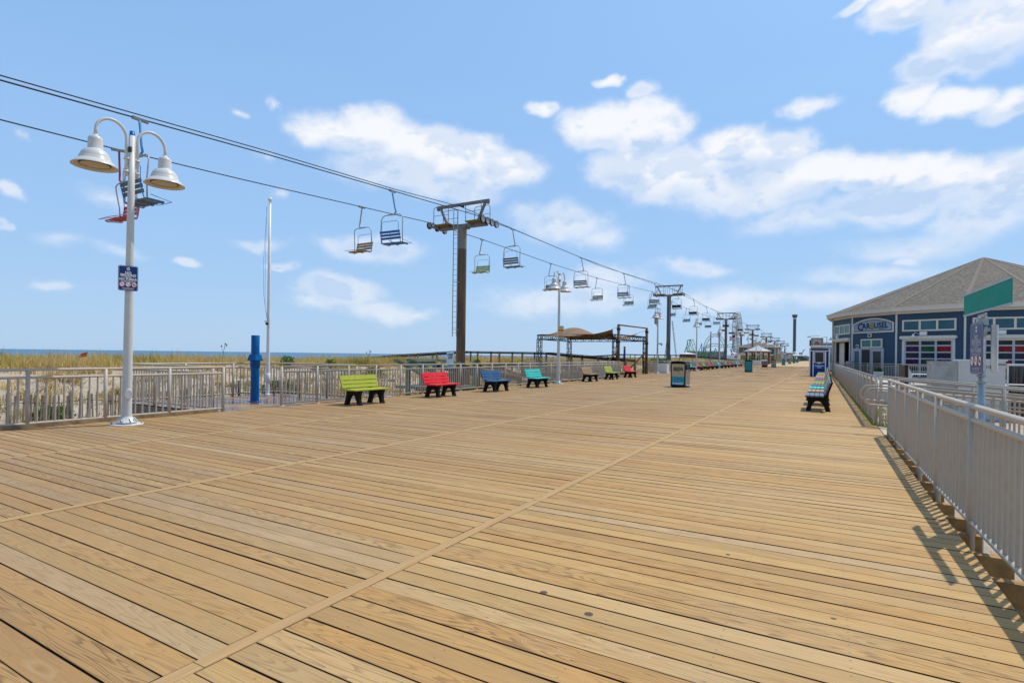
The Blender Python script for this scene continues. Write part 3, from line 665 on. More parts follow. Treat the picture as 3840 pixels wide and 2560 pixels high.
t = thing('loudspeaker', 'grey loudspeaker can hung under the lamp beyond the truss pavilion', 'loudspeaker', (-13.05, 48.25, 4.35)); MB().lathe([(0, .55), (.16, .55), (.17, .5), (.17, .1), (.12, 0), (0, 0)], n=16).build('can', GALV, t); MB().tube([(0, .02, 0), (0, .1, -.12), (.04, .33, -.2)], .025, 6).build('bracket', GALV, t)
t = dup(t, (-12.8, 79.25, 4.35), 0, 'grey loudspeaker can hung under the lamp left of the third lift tower')
t = thing('security_camera', 'white security camera on the lamp beyond the truss pavilion', 'camera', (-12.72, 48.55, 2.6)); MB().box((0, 0, .05), (.34, .12, .13), ry=R_(8)).build('housing', WHITE, t, bevel=.02); MB().bar((-.3, 0, .0), (0, 0, .0), .05).build('arm', WHITE, t); MB().lathe([(0, -.1), (.06, -.07), (.08, 0)], (.08, 0, -.02), 10).build('dome', BLACK, t)
# ---------------------------------------------------------------- flagpole and blue standpipe on the wet deck
t = thing('flagpole', 'bare white flagpole with a ball top on the wet viewing deck', 'flagpole', (-16.5, 12.1, 0))
f = MB().lathe([(.062, 0), (.060, 1.2), (.050, 4), (.037, 6.5), (0, 6.5)], n=16).build('pole', WHITE, t)
MB().lathe([(.015, 6.5), (.015, 6.56), (.05, 6.58), (.075, 6.64), (.055, 6.70), (0, 6.72)], n=16).build('ball_finial', WHITE, t)
MB().lathe([(.06, 0), (.13, .0), (.13, .02), (.06, .03)], n=16).build('base_plate', WHITE, t)
MB().lathe([(.058, .42), (.078, .425), (.083, .43), (.083, .72), (.078, .725), (.058, .735)], n=16).build('sleeve', WHITE, t)
MB().tube([(-.1, -.04, 6.4), (-.2, -.08, 4.5), (-.18, -.07, 3.4), (-.03, -.09, 2.9), (.06, -.08, 2.5)], .004, 5).build('halyard', ROPE, t)
MB().tube([(-.09, -.06, 6.4), (-.085, -.09, 4.5), (-.07, -.1, 3.2), (.03, -.1, 2.6)], .004, 5).build('halyard', ROPE, t)
MB().lathe([(0, -.05), (.045, -.04), (.045, .04), (0, .05)], (.05, -.1, 2.42), 10).build('cleat', DARK, t); MB().box((-.08, -.04, 2.5), (.14, .02, .03)).build('cleat_arm', GALV, t)
t = thing('blue_standpipe', 'bright blue painted pipe column with a boxy collar on the wet deck', 'pipe column', (-14.6, 10.28, 0))
MB().lathe([(.120, .0), (.120, 1.16)], n=28).build('lower_pipe', BLUEP, t)
MB().lathe([(.116, 1.36), (.116, 1.94), (.110, 1.945), (.0, 1.945)], n=28).build('upper_pipe', BLUEP, t)
mb = MB(); 
def frus(mb, z0, a0, z1, a1, rot=R_(12)):
    vs = []
    for z, a in ((z0, a0), (z1, a1)):
        for i in range(4):
            q = rot + math.pi / 4 + i * math.pi / 2; vs.append((a * 1.414 * math.cos(q), a * 1.414 * math.sin(q), z))
    mb.add(vs, [(0, 1, 5, 4), (1, 2, 6, 5), (2, 3, 7, 6), (3, 0, 4, 7), (4, 5, 6, 7), (3, 2, 1, 0)])
frus(mb, 1.20, .150, 1.235, .150); frus(mb, 1.2352, .146, 1.38, .112); mb.build('collar', BLUEP, t)
MB().lathe([(.118, 1.0), (.136, 1.02), (.136, 1.17), (.145, 1.2), (.118, 1.2)], n=24).build('socket', BLUEP, t)
MB().lathe([(.116, .012), (.17, .01), (.17, 0)], n=24).build('foot_flange', BLUEP, t)
# ---------------------------------------------------------------- benches
COL = dict(lime=(.36, .385, .03), red=(.68, .012, .022), navy=(.024, .10, .215), teal=(.04, .46, .41), tan=(.34, .215, .11), black=(.03, .03, .035), green=(.21, .33, .09), slate=(.12, .14, .2))
BM = {k: M('bench_plastic_' + k, v, .48, var=.10, scale=9, dirt=tuple(.75 * q + .07 for q in v), dirt_amt=.45, bump=.12) for k, v in COL.items()}
legpoly = [(-.335, 0), (-.205, 0), (-.175, .10), (-.13, .20), (-.07, .265), (.0, .285), (.06, .265), (.11, .20), (.145, .10), (.165, 0), (.295, 0), (.255, .09), (.235, .18), (.24, .26), (.275, .36), (.28, .405), (-.18, .40), (-.22, .52), (-.335, .83), (-.385, .82), (-.30, .56), (-.245, .38), (-.255, .25), (-.285, .12)]
def bench_proto(colour):
    """faces local +X, long axis along Y, feet on z=0"""
    t = thing('park_bench', 'x', 'bench', (0, 0, 0), 0, 'slatted park benches in mixed colours')
    mb = MB()
    for i in range(4): mb.box((-.105 + i * .118, 0, .427), (.108, 1.46, .042))
    mb.build('seat', BM[colour], t, bevel=.006)
    mb = MB(); a = math.atan2(.115, .31)
    for zc, hh in ((.515, .098), (.622, .098), (.752, .142)):
        xc = -.185 - (zc - .47) * math.tan(a); mb.box((xc, 0, zc), (.04, 1.46, hh), ry=-a)
    mb.build('backrest', BM[colour], t, bevel=.006)
    for y in (-.46, .46):
        mb = MB().prism(legpoly, y - .055, y + .055, 'y'); l = mb.build('leg', BLACK, t, bevel=.008)
        MB().cyl((.22, y, .03), (.24, y - .058, .03), .012, n=6).build('bolt', BOLT, l)
    return t
protos = {}
def bench(colour, loc, rz, label):
    if colour not in protos: protos[colour] = bench_proto(colour); c = protos[colour]; c.location = loc; c.rotation_euler = (0, 0, rz); c['label'] = label
    else: c = dup(protos[colour], loc, rz, label)
    return c
near = [('lime', 11.68, 'lime green bench nearest the blue standpipe, in front of the left railing'), ('red', 15.28, 'red bench in front of the railing below the nearest lift tower'), ('navy', 18.93, 'dark blue bench between the red and turquoise benches'),
        ('teal', 22.58, 'turquoise bench just left of the second lamp'), ('tan', 29.9, 'tan bench just right of the second lamp'), ('lime', 33.7, 'smaller-looking lime green bench between the tan and red benches'), ('red', 37.7, 'red bench at the corner of the truss pavilion')]
for c, y, lb in near: bench(c, (-11.55 if y < 28 else -11.86 - (y - 29) * .012, y, 0), R_(rnd.uniform(-2, 2)), lb)
farrow = [('teal', 61.), ('red', 65.), ('green', 69.0), ('red', 72.7), ('slate', 76.), ('teal', 80.3), ('black', 84.), ('green', 87.3), ('red', 91.0), ('slate', 95.2), ('teal', 99.4), ('tan', 102.6), ('teal', 115.5), ('red', 118.5)]
ordn = ['first', 'second', 'third', 'fourth', 'fifth', 'sixth', 'seventh', 'eighth', 'ninth', 'tenth', 'eleventh', 'twelfth', 'thirteenth', 'fourteenth', 'fifteenth', 'sixteenth']
names = dict(lime='lime', red='red', navy='navy', teal='turquoise', tan='tan', black='black', green='grass green', slate='slate blue')
for i, (c, y) in enumerate(farrow): bench(c, (-12.55 - (y - 61) * .012, y, 0), R_(rnd.uniform(-2, 2)), '%s bench, %s along the close row beyond the large waste bin' % (names[c], ordn[i]))
rightrow = ['slate', 'tan', 'teal', 'slate', 'lime', 'tan', 'slate', 'red', 'teal', 'lime', 'red', 'teal', 'tan', 'lime']
for i, c in enumerate(rightrow): bench(c, (-.22 - .003 * i, 18.15 + i * 2.28, 0), R_(180 + rnd.uniform(-1.2, 1.2)), '%s bench facing the sea, %s from the camera in the right-hand row' % (names[c], ordn[i]))

# ---------------------------------------------------------------- waste bins (two cabinets, poster on the end)
def bin_proto(kind):
    t = thing('waste_bin', 'x', 'waste bin', (0, 0, 0), 0, 'twin waste cabinets down the middle of the boardwalk')
    W, D, H = .68, 1.12, 1.17
    for k, y in enumerate((.285, .835)):
        b_ = MB().box((.0, y, .62), (W, .535, 1.12)).build('cabinet', STEELSS if kind != 'x' else DARK, t, bevel=.01)
        MB().box((W / 2 + .006, y, .50), (.012, .47, .66)).build('door', STEELSS, b_, bevel=.004)
        mb = MB().box((W / 2 + .004, y, .985), (.02, .36, .27), mi=0).box((W / 2 + .016, y + .01, .965), (.01, .24, .2), mi=1)
        mb.build('hopper', [BLACK, WINGLASS], b_)
        MB().box((W / 2 + .02, y - .17, .78), (.03, .04, .03)).build('latch', BLACK, b_)
        MB().prism([(W / 2, .12), (W / 2 + .12, .09), (W / 2 + .12, .075), (W / 2, .08)], y - .2, y + .2, 'y').build('foot_pedal', STEELSS, b_)
    MB().box((0, .56, .035), (W - .04, D - .06, .07)).build('plinth', BLACK, t)
    arc = [(-W / 2 - .015, H), (W / 2 + .015, H), (W / 2 + .015, H + .03)] + [((W / 2 + .01) * math.cos(R_(q)), H + .03 + .085 * math.sin(R_(q))) for q in range(10, 180, 10)] + [(-W / 2 - .015, H + .03)]
    MB().prism(arc, -.03, D + .03, 'y').build('roof', BLACK, t)
    MB().prism([(-W / 2 - .012, .04), (W / 2 + .012, .04), (W / 2 + .012, H), (-W / 2 - .012, H)], -.028, .015, 'y').build('poster_frame', BLACK, t)
    y = -.0295; pw, z0, z1 = .30, .12, 1.135
    if kind == 'sea':
        mb = MB().quad((-pw, y, .52), (pw, y, .52), (pw, y, z1), (-pw, y, z1)); p = mb.build('poster', POSTAN, t)
        n = 14; wv = [(-pw + 2 * pw * i / n, y - .001, .52 + .012 * math.sin(i * .8)) for i in range(n + 1)]
        MB().add([(-pw, y - .001, z0)] + [(pw, y - .001, z0)] + wv[::-1], [tuple(range(n + 3))]).build('poster_sea', POSBLUE, p, fixn=False)
        mb = MB(); yy = y - .002
        text_into(mb, 'Greetings from', .062, (0, yy, 1.005), STAND, .0, shear=.3)
        text_into(mb, 'SEASIDE', .125, (0, yy, .925), STAND, .006, sx=.98); text_into(mb, 'HEIGHTS', .118, (0, yy, .835), STAND, .006, sx=.96)
        text_into(mb, 'New Jersey', .04, (0, yy, .775), STAND, .001)
        mb.build('lettering', BLACKINK, p, fixn=False)
        mb = MB(); rr = random.Random(3)
        for i in range(16): disc(mb, rr.uniform(-.25, .25), rr.choice([rr.uniform(.56, .74), rr.uniform(1.05, 1.11)]), rr.uniform(.008, .017), yy, 7, mi=i % 3, sx=rr.uniform(.7, 1.6))
        for i in range(10): disc(mb, rr.uniform(-.25, .25), rr.uniform(.33, .49), rr.uniform(.008, .015), yy - .0005, 6, mi=2, sx=rr.uniform(1.2, 2.6))
        mb.build('drawn_sea_creatures', [ORANGEI, SIGNR, BLACKINK], p, fixn=False)
        mb = MB(); disc(mb, -.215, .195, .04, yy - .0005, 16); mb.add([(-.15, yy, .185), (.25, yy, .185), (.25, yy, .215), (-.15, yy, .215)], [(0, 1, 2, 3)]); mb.add([(-.15, yy, .145), (.22, yy, .145), (.22, yy, .165), (-.15, yy, .165)], [(0, 1, 2, 3)]); mb.build('recycling_mark', SIGNW, p, fixn=False)
    else:
        p = MB().quad((-pw, y, z0), (pw, y, z0), (pw, y, z1), (-pw, y, z1)).build('poster', TEALP, t)
        mb = MB()
        for k, zz in enumerate((.95, .72, .52, .3)):
            n = 12; up_ = [(-pw + 2 * pw * i / n, y - .001, zz + .015 * math.sin(i * .9 + k)) for i in range(n + 1)]; dn_ = [(a, q, c - .06 - .02 * (k % 2)) for a, q, c in up_]
            for i in range(n): mb.quad(dn_[i], dn_[i + 1], up_[i + 1], up_[i])
        mb.build('poster_waves', TEALD, p, fixn=False)
    return t
b0 = bin_proto('sea'); b0.location = (-6.28, 27.3, 0); b0['label'] = 'nearest waste bin, tall with a Seaside Heights beach poster and steel side doors'
b1 = bin_proto('teal'); b1.location = (-7.14, 62.5, 0); b1['label'] = 'second waste bin along the boardwalk, with a plain teal wave poster'
for src, (x, y), lb in ((b0, (-7.72, 101.7), 'third waste bin along, sand and blue poster, right of the wire frame'), (b1, (-8.45, 138.), 'fourth waste bin along the boardwalk, teal poster'), (b0, (-9.0, 172.5), 'fifth waste bin along, small sand and blue poster'),
                        (b1, (-9.4, 205.), 'sixth waste bin along, small teal poster below the far gazebo'), (b1, (-9.9, 240.), 'farthest waste bin, tiny teal poster beside the green hedge')): dup(src, (x, y, 0), 0, lb)
t = thing('wire_frame_stand', 'thin empty rectangular wire frame standing on the boardwalk between the bins', 'frame stand', (-7.4, 82.4, 0))
MB().bar((-.36, 0, 0), (-.36, 0, 1.45), .03).bar((.36, 0, 0), (.36, 0, 1.45), .03).build('upright', BROWNP, t); MB().bar((-.36, 0, .02), (.36, 0, .02), .03).bar((-.36, 0, 1.45), (.36, 0, 1.45), .03).build('crossbar', BROWNP, t)
t = thing('vendor_cart', 'small dark pink striped vendor cart behind the wire frame', 'cart', (-9.0, 101., 0))
MB().box((0, 0, .75), (.95, .8, .9)).build('body', M('cart_pink', (.25, .13, .14), .5), t); MB().box((0, -.41, 1.15), (.9, .02, .25)).build('stripe', SIGNW, t); MB().box((0, 0, 1.45), (1.05, .9, .08)).build('lid', DARK, t); MB().box((0, 0, .15), (.8, .6, .3)).build('base', BLACK, t)
t = thing('white_cabinet', 'white utility cabinet with a blue lid behind the nearest waste bin', 'cabinet', (-12.95, 50.5, 0))
MB().box((0, 0, .46), (.85, .8, .92)).build('body', WHITE, t); MB().box((0, 0, .95), (.9, .85, .07)).build('lid', BLUEP, t)
t = thing('grey_cabinet', 'light grey utility box beside the last far bench, black item on top', 'cabinet', (-12.6, 124.5, 0))
MB().box((0, 0, .55), (1.7, 1., 1.1)).build('body', WHITEBOX, t); MB().lathe([(0, .45), (.35, .3), (.5, 0)], (.2, 0, 1.1), 8).build('black_cover', BLACK, t)
# ---------------------------------------------------------------- chairlift
XC, XN, XF = -18.9, -17.0, -20.9
land = [(-40, 9.3), (-24, 9.2), (-10, 8.0), (0, 7.66), (5.1, 7.78), (8.23, 8.02), (12.2, 8.33), (18.66, 8.76), (25.6, 9.22), (27.4, 9.22), (29.5, 9.28), (40.5, 9.26), (51., 9.44), (62., 9.75), (75.5, 10.22), (77, 10.22), (82.8, 10.0), (92.8, 9.71), (102.6, 9.65), (114, 9.75), (125, 10.0), (126.2, 10.), (150, 9.6), (174.5, 9.95), (196, 9.2), (217, 9.3), (236, 8.7), (254, 8.95), (270, 8.4), (287, 8.6), (317, 8.2)]
seal = [(-40, 9.3), (-24, 9.2), (-10, 8.1), (0, 7.85), (6.5, 8.1), (9.5, 8.24), (14, 8.52), (20.7, 9.0), (26.4, 9.4), (27.2, 9.4), (32.1, 9.48), (43.1, 9.46), (54.15, 9.62), (64.6, 9.98), (75.5, 10.45), (77, 10.45), (86, 10.1), (96.5, 9.86), (106.6, 9.8), (116, 9.86), (125, 10.15), (126.2, 10.15), (150, 9.75), (174.5, 10.1), (196, 9.3), (217, 9.4), (236, 8.8), (254, 9.05), (270, 8.5), (287, 8.7), (317, 8.3)]
def zat(tab, y):
    for (a, za), (b_, zb) in zip(tab[:-1], tab[1:]):
        if a <= y <= b_: return za + (zb - za) * (y - a) / (b_ - a)
    return tab[-1][1]
def rope(name, label, x, tab, r, dz=0.):
    o = MB().tube([(x, y, z + dz) for y, z in tab], r, 6).build(name, ROPE); tag(o, label, 'cable', 'chairlift cables'); return o
rope('haul_rope', 'lower left haul rope of the chairlift, seaward side', XF, seal, .021)
rope('haul_rope', 'haul rope of the chairlift on the landward side, lower of the upper pair', XN, land, .021)
rope('signal_cable', 'signal cable running along the top beams of the lift towers, uppermost line', XC, [(-40, 10.2), (-24, 10.2), (-10, 8.9), (0, 8.45), (5.8, 8.62), (13.75, 9.24), (21., 9.70), (26.6, 10.2), (27.1, 10.2), (50, 10.1), (76, 11.1), (100, 10.5), (125.6, 10.95), (150, 10.4), (174.5, 10.95), (217, 10.3)], .019)
mcol, nt, b = nodes_of('lift_column_paint'); t = NT(nt); p = t.pos(); px_, py_, pz_ = t.sep(p)
nz = t.noise(t.vmath('MULTIPLY', p, (3., 3., .5)), 1., 5, .65)
c = t.mix(t.mapr(nz, .35, .7), (.15, .076, .026, 1), (.06, .03, .011, 1))
gc = t.mix(t.mapr(nz, .4, .7), (.20, .19, .165, 1), (.26, .17, .07, 1))
t.l(t.mix(t.mapr(pz_, 7.70, 7.72), c, gc), b.inputs['Base Color']); b.inputs['Roughness'].default_value = .42
COLUMN = mcol
GREYCOL = M('grey_lift_column', (.105, .10, .095), .5, var=.3, scale=1.5, dirt=(.07, .05, .035), dirt_amt=.6)
def make_tower():
    """z=0 is the cross-arm, the line runs along Y"""
    t = thing('lift_tower', 'x', 'lift tower', (0, 0, 0), 0, 'chairlift towers behind the left railing')
    MB().lathe([(.275, -10.6), (.27, -.12)], n=24).build('column', COLUMN, t)
    mb = MB().box((0, -.12, -.06), (3.4, .14, .2)).box((0, .12, -.06), (3.4, .14, .2)).box((0, 0, -.14), (.8, .5, .14))
    for x in (-1.6, -.8, .8, 1.6): mb.box((x, 0, -.06), (.1, .5, .12))
    mb.build('cross_arm', GALVD, t)
    for sg in (-1, 1):
        pl = MB().box((sg * 1.15, -.1, .07), (1.15, .95, .05)); 
        for i in range(5): pl.box((sg * 1.15 + (i - 2) * .26, -.1, .03), (.05, .95, .05))
        p_ = pl.build('platform', PLATF, t)
        MB().box((sg * 1.15, .37, .16), (1.15, .02, .16)).build('toe_board', PLATF, p_)
        x0, x1 = sg * .62, sg * 1.7
        for yy in (-.57, .37):
            pts = [(x0, yy, .08), (x0, yy, .95)] + [(x0 + sg * .16 * (1 - math.cos(a)), yy, .95 + .16 * math.sin(a)) for a in (.5, 1., 1.57)] + [(x1 - sg * .16 * (1 - math.sin(a)), yy, 1.11 - .16 * (1 - math.cos(a))) for a in (0.01, .6, 1.1)] + [(x1, yy, .95), (x1, yy, .08)]
            MB().tube(pts, .02, 8).tube([(x0, yy, .6), (x1, yy, .6)], .014, 6).build('guard_rail', GALVD, t)
        MB().bar((sg * 1.05, 0, .05), (sg * 1.62, 0, 1.2), .1, .14).build('strut', GALVD, t)
        # sheave train along the line
        xs_ = sg * 1.9; n_ = 4 if sg > 0 else 3
        tr = MB().bar((xs_ - sg * .08, -.8, -.02), (xs_ - sg * .08, .85, -.02), .06, .12).bar((sg * 1.45, 0, -.05), (xs_, 0, -.03), .12, .14).bar((xs_ - sg * .08, -.62, -.02), (xs_ - sg * .08, -.45, .26), .05).build('sheave_beam', SHEAVE, t)
        for i in range(n_):
            y = -.72 + i * (1.5 / (n_ - 1)); z_ = .03
            wb = MB().lathe([(.0, -.03), (.17, -.03), (.19, -.045), (.19, .045), (.17, .03), (0, .03)], n=20)
            wb.v = [(xs_ + v[2], y + v[0], z_ + v[1]) for v in wb.v]
            wh = wb.build('sheave', SHEAVE, tr)
            wb = MB().lathe([(.19, -.04), (.212, -.045), (.196, 0.), (.212, .045), (.19, .04)], n=20); wb.v = [(xs_ + v[2], y + v[0], z_ + v[1]) for v in wb.v]
            wb.build('tyre', RUBBER, wh)
    MB().box((0, 0, 1.25), (3.75, .14, .17)).box((-1.8, 0, 1.17), (.1, .16, .2)).box((1.8, 0, 1.17), (.1, .16, .2)).build('top_beam', GALVD, t)
    mb = MB()
    for x in (-1.83, -1.72, 1.74, 1.85): mb.tube([(x, 0, 1.17), (x, .03, 1.08), (x, 0, 1.03), (x, -.03, 1.08), (x, 0, 1.15)], .012, 5)
    mb.cyl((.0, -.35, 1.1), (.0, .12, 1.14), .05); mb.build('hook', DARK, t)
    mb = MB(); 
    for x in (-.33, -.03): mb.bar((x, -.42, -6.62), (x, -.42, .85), .035, .035)
    z_ = -6.4
    while z_ < .2: mb.cyl((-.33, -.42, z_), (-.03, -.42, z_), .012, n=5, caps=False); z_ += .31
    for z_ in (-6.2, -3.4, -.6): mb.bar((-.33, -.42, z_), (-.05, -.25, z_), .03); mb.bar((-.03, -.42, z_), (.05, -.28, z_), .03)
    mb.build('ladder', GALV, t)
    return t
tw = [(26.85, 9.13), (76.2, 10.0), (125.6, 9.85), (174.5, 9.85), (217., 9.2), (254., 8.85), (287., 8.5), (317., 8.15)]
T0 = make_tower(); T0.location = (XC, tw[0][0], tw[0][1]); T0['label'] = 'nearest lift tower, brown column with a ladder and rusty yellow platforms'
T1 = copy_tree(T0)
for ch in T1.children:
    if ch.name.startswith('column'):
        me = ch.data.copy(); me.materials.clear(); me.materials.append(GREYCOL); ch.data = me
    if ch.name.startswith('ladder'):
        me = ch.data.copy(); me.transform(Matrix.Translation((.18, .1, 0))); ch.data = me
T1.location = (XC, tw[1][0], tw[1][1]); T1['label'] = 'second lift tower, grey column rising behind the black truss pavilion'
tl = ['third lift tower, with the ferris wheel right behind it', 'fourth lift tower, above the left slope of the white gazebo', 'fifth lift tower, above the tan house roof', 'sixth lift tower in the receding line, small', 'seventh lift tower in the receding line, tiny', 'farthest lift tower in the receding line, a speck']
for (y, z), lb in zip(tw[2:], tl): dup(T1, (XC, y, z), 0, lb)
CHC = dict(blue=(.03, .13, .33), red=(.45, .05, .05), wood=(.3, .18, .08), lime=(.3, .36, .03), black=(.02, .02, .022), green=(.02, .07, .02), grey=(.10, .095, .085), orange=(.55, .27, .01), navy=(.03, .04, .09))
CM = {k: M('lift_seat_' + k, v, .5, var=.15, scale=7) for k, v in CHC.items()}
CHF = M('lift_chair_frame', (.36, .37, .37), .45, .3, var=.15, scale=12)
def make_chair(colour, sg, solid=False, frame=None):
    """grip at the origin on the rope, chair faces -Y; sg = side the hanger stands on"""
    fm = frame or CHF
    t = thing('lift_chair', 'x', 'lift chair', (0, 0, 0), 0, 'empty chairs hanging on the chairlift')
    sg = -sg if sg > 0 else sg
    h = MB().tube([(0, 0, -.02), (sg * .03, 0, -.12), (sg * .16, 0, -.78), (sg * .22, 0, -.95), (sg * .12, 0, -1.03)], .034, 8)
    h = h.build('hanger', fm, t)
    MB().box((0, -.02, .0), (.07, .42, .08)).build('grip', GALVD, h)
    W = .60; zt = -1.06; zb = -2.32
    pts = [(-W, .03, zb), (-W - .015, .06, zb + .5), (-W, .02, zt - .2), (-W + .06, 0, zt - .06), (-W + .2, 0, zt), (W - .2, 0, zt), (W - .06, 0, zt - .06), (W, .02, zt - .2), (W + .015, .06, zb + .5), (W, .03, zb)]
    MB().tube(pts, .021, 8).bar((-.24, 0, zt), (.24, 0, zt + .01), .07, .05).build('bail', CHF, t)
    mb = MB(); 
    if solid: mb.box((0, -.22, zb + .02), (1.12, .5, .03))
    else:
        for i in range(4): mb.box((0, -.02 - i * .125, zb + .02), (1.12, .105, .028))
    s_ = mb.build('seat', CM[colour], t)
    for x in (-.52, 0, .52): MB().tube([(x, -.47, zb + .02), (x, -.42, zb - .03), (x, .05, zb - .02), (x, .1, zb + .1), (x, .2, zb + .52)], .017, 6).build('seat_strut', fm, t)
    mb = MB()
    if solid:
        mb.box((0, .14, zb + .29), (1.12, .03, .36), rx=R_(-14))
        for i in range(8):
            for j in range(2): mb.box((-.45 + i * .128, .108 + .02 * j, zb + .24 + j * .1), (.03, .02, .03), rx=R_(-14), mi=1)
    else:
        for i in range(3): mb.box((0, .11 + i * .035, zb + .2 + i * .135), (1.12, .026, .105), rx=R_(-14))
    mb.build('backrest', [CM[colour], SIGNW] if solid else CM[colour], t)
    z1 = -1.38
    mb = MB().tube([(-.46, .15, zb + .3), (-.47, .16, z1 - .1), (-.4, .17, z1), (.4, .17, z1), (.47, .16, z1 - .1), (.46, .15, zb + .3)], .012, 6)
    mb.tube([(-.5, -.1, zb + .16), (-.62, -.62, zb + .05), (.1, -.62, zb + .05), (.3, -.1, zb + .16)], .011, 6)
    mb.build('safety_bar', fm, t)
    return t
cprot = {}
BLUEF = M('lift_frame_blue', (.09, .28, .52), .4); REDF = M('lift_frame_red', (.35, .06, .07), .45)
def chair(colour, sg, y, label, solid=False, frame=None, swing=0.):
    k = (colour, sg, solid, frame.name if frame else '')
    x, tab = (XN, land) if sg > 0 else (XF, seal)
    z = zat(tab, y)
    if k in cprot: c = dup(cprot[k], (x, y, z - .02), 0, label)
    else: c = make_chair(colour, sg, solid, frame); cprot[k] = c; c.location = (x, y, z - .02); c['label'] = label
    c.rotation_euler = (R_(rnd.uniform(-2, 2) + swing), 0, R_(rnd.uniform(-4, 4) + (180 if sg > 0 else 0)))
    return c
ly = [8.23, 18.66, 29.54, 40.55, 51.06, 62., 72.7, 82.8, 92.8, 102.6, 113., 133., 144., 155., 166., 186., 197., 208., 228., 240., 265.]
sy = [9.5, 20.72, 32.1, 43.1, 54.15, 64.6, 75.04, 86., 96.5, 106.6, 116., 136., 147., 158., 168., 188., 199., 210., 231., 243., 268.]
lc = ['grey', 'blue', 'grey', 'grey', 'grey', 'green', 'black', 'black', 'black', 'grey', 'black', 'black', 'orange', 'black', 'black', 'orange', 'grey', 'black', 'grey', 'black', 'grey']
sc_ = ['red', 'wood', 'lime', 'black', 'green', 'green', 'green', 'grey', 'navy', 'grey', 'black', 'black', 'black', 'orange', 'grey', 'black', 'grey', 'orange', 'black', 'grey', 'black']
ol = ordn + ['seventeenth', 'eighteenth', 'nineteenth', 'twentieth', 'twenty-first']
for i, (y, cc) in enumerate(zip(ly, lc)):
    lb = {0: 'grey seat lift chair with a blue hanger right behind the nearest lamp post', 1: 'blue slatted lift chair just left of the nearest tower on the landward rope', 2: 'grey slatted lift chair just right of the nearest tower on the landward rope'}.get(i, '%s lift chair on the landward rope, %s along it from the camera' % (cc, ol[i]))
    chair(cc, 1, y, lb, solid=(i >= 6 and cc in ('black', 'orange')), frame=BLUEF if i < 2 else None)
for i, (y, cc) in enumerate(zip(sy, sc_)):
    lb = {0: 'red slatted lift chair low behind the nearest lamp post', 1: 'wood brown slatted lift chair left of the blue one on the seaward rope', 2: 'lime green lift chair low right of the nearest tower', 3: 'black lift chair hidden behind the head of the second lamp'}.get(i, '%s lift chair on the seaward rope, %s along it from the camera' % (cc, ol[i]))
    chair(cc, -1, y, lb, solid=(i >= 9 and cc in ('black', 'orange')), frame=REDF if i == 0 else None, swing=6 if i == 0 else 0)
# ---------------------------------------------------------------- black truss pavilion with its sail
def truss(mb, a, b, w, r=.032, web=.018, step=.42):
    a = Vector(a); b = Vector(b); d = b - a; n = max(2, round(d.length / step)); dn = d.normalized()
    u = Vector((0, 0, 1)) if abs(dn.z) < .5 else Vector((1, 0, 0)); v = dn.cross(u).normalized(); u = v.cross(dn).normalized()
    cs = [(-1, -1), (1, -1), (1, 1), (-1, 1)]; off = [u * (i * w / 2) + v * (j * w / 2) for i, j in cs]
    for o in off: mb.cyl(a + o, b + o, r, n=6, caps=False)
    for i in range(n):
        p, q = a + d * (i / n), a + d * ((i + 1) / n)
        for k in range(4):
            o1, o2 = off[k], off[(k + 1) % 4]
            if i % 2: o1, o2 = o2, o1
            mb.cyl(p + o1, q + o2, web, n=4, caps=False)
    for q in (a, b):
        for k in range(4): mb.cyl(q + off[k], q + off[(k + 1) % 4], r, n=5, caps=False)
t = thing('truss_pavilion', 'open black truss frame pavilion on the side deck at the left', 'pavilion', (0, 0, 0), 0)
t.location = (-17.6, 44.2, 0)
PC = [(-3.2, -3.3), (3.15, -2.7), (3.85, 3.2), (-3.5, 3.5)]; zt = 3.0
for x, y in PC:
        mb = MB(); truss(mb, (x, y, 0), (x, y, zt - .2), .32); mb.build('truss_column', TRUSSM, t)
for a, b_ in zip(PC, PC[1:] + PC[:1]):
    mb = MB(); truss(mb, (*a, zt), (*b_, zt), .38); mb.build('truss_beam', TRUSSM, t)
t = thing('timber_sail_frame', 'two tall brown timber posts with a top pole and slanting braces at the pavilion', 'timber frame', (-13.45, 43.2, 0))
for y in (-3.55, 3.55):
    q_ = -.62 if y < 0 else 0.; y = -2.0 if y < 0 else y
    p_ = MB().cyl((q_, y, -.2), (q_, y, 3.88), .12, .11, n=14).build('post', BROWNP, t)
    for z in (3.6, 2.62): MB().lathe([(.125, -.09), (.15, -.09), (.15, .09), (.125, .09)], (q_, y, z), 14).build('post_band', DARK, p_)
    MB().bar((q_, y, 1.95), (q_ - 1.9, y - .2, -.1), .16, .1).build('brace', TIMB, t)
MB().cyl((-.63, -2.15, 3.92), (0.01, 3.7, 3.92), .055, n=8).build('top_pole', M('rust_pole', (.16, .055, .03), .6, var=.25), t)
# sail: a humped sheet lashed to the posts
N = 22; vs = []
for i in range(N + 1):
    for j in range(N + 1):
        a = i / N; c = j / N
        x = -3.2 + 6.5 * a; y = -3.4 + 6.8 * c
        pinch = .55 * (4 * c * (1 - c)) * a ** 3 * 1.2
        x -= pinch * .9
        z = 3.02 + .92 * math.exp(-((a - .30) / .24) ** 2) * (math.sin(math.pi * c) ** .8 if 0 < c < 1 else 0) + (abs(2 * c - 1) ** 3) * a ** 4 * .55 - .12 * a * math.sin(math.pi * c)
        vs.append((x, y, z))
fs = [(i * (N + 1) + j, (i + 1) * (N + 1) + j, (i + 1) * (N + 1) + j + 1, i * (N + 1) + j + 1) for i in range(N) for j in range(N)]
t = thing('shade_sail', 'tan shade sail billowing over the black truss pavilion', 'shade sail', (-17.6, 43.9, 0))
MB().add(vs, fs, True).build('canvas', CANVAS, t)
mb = MB()
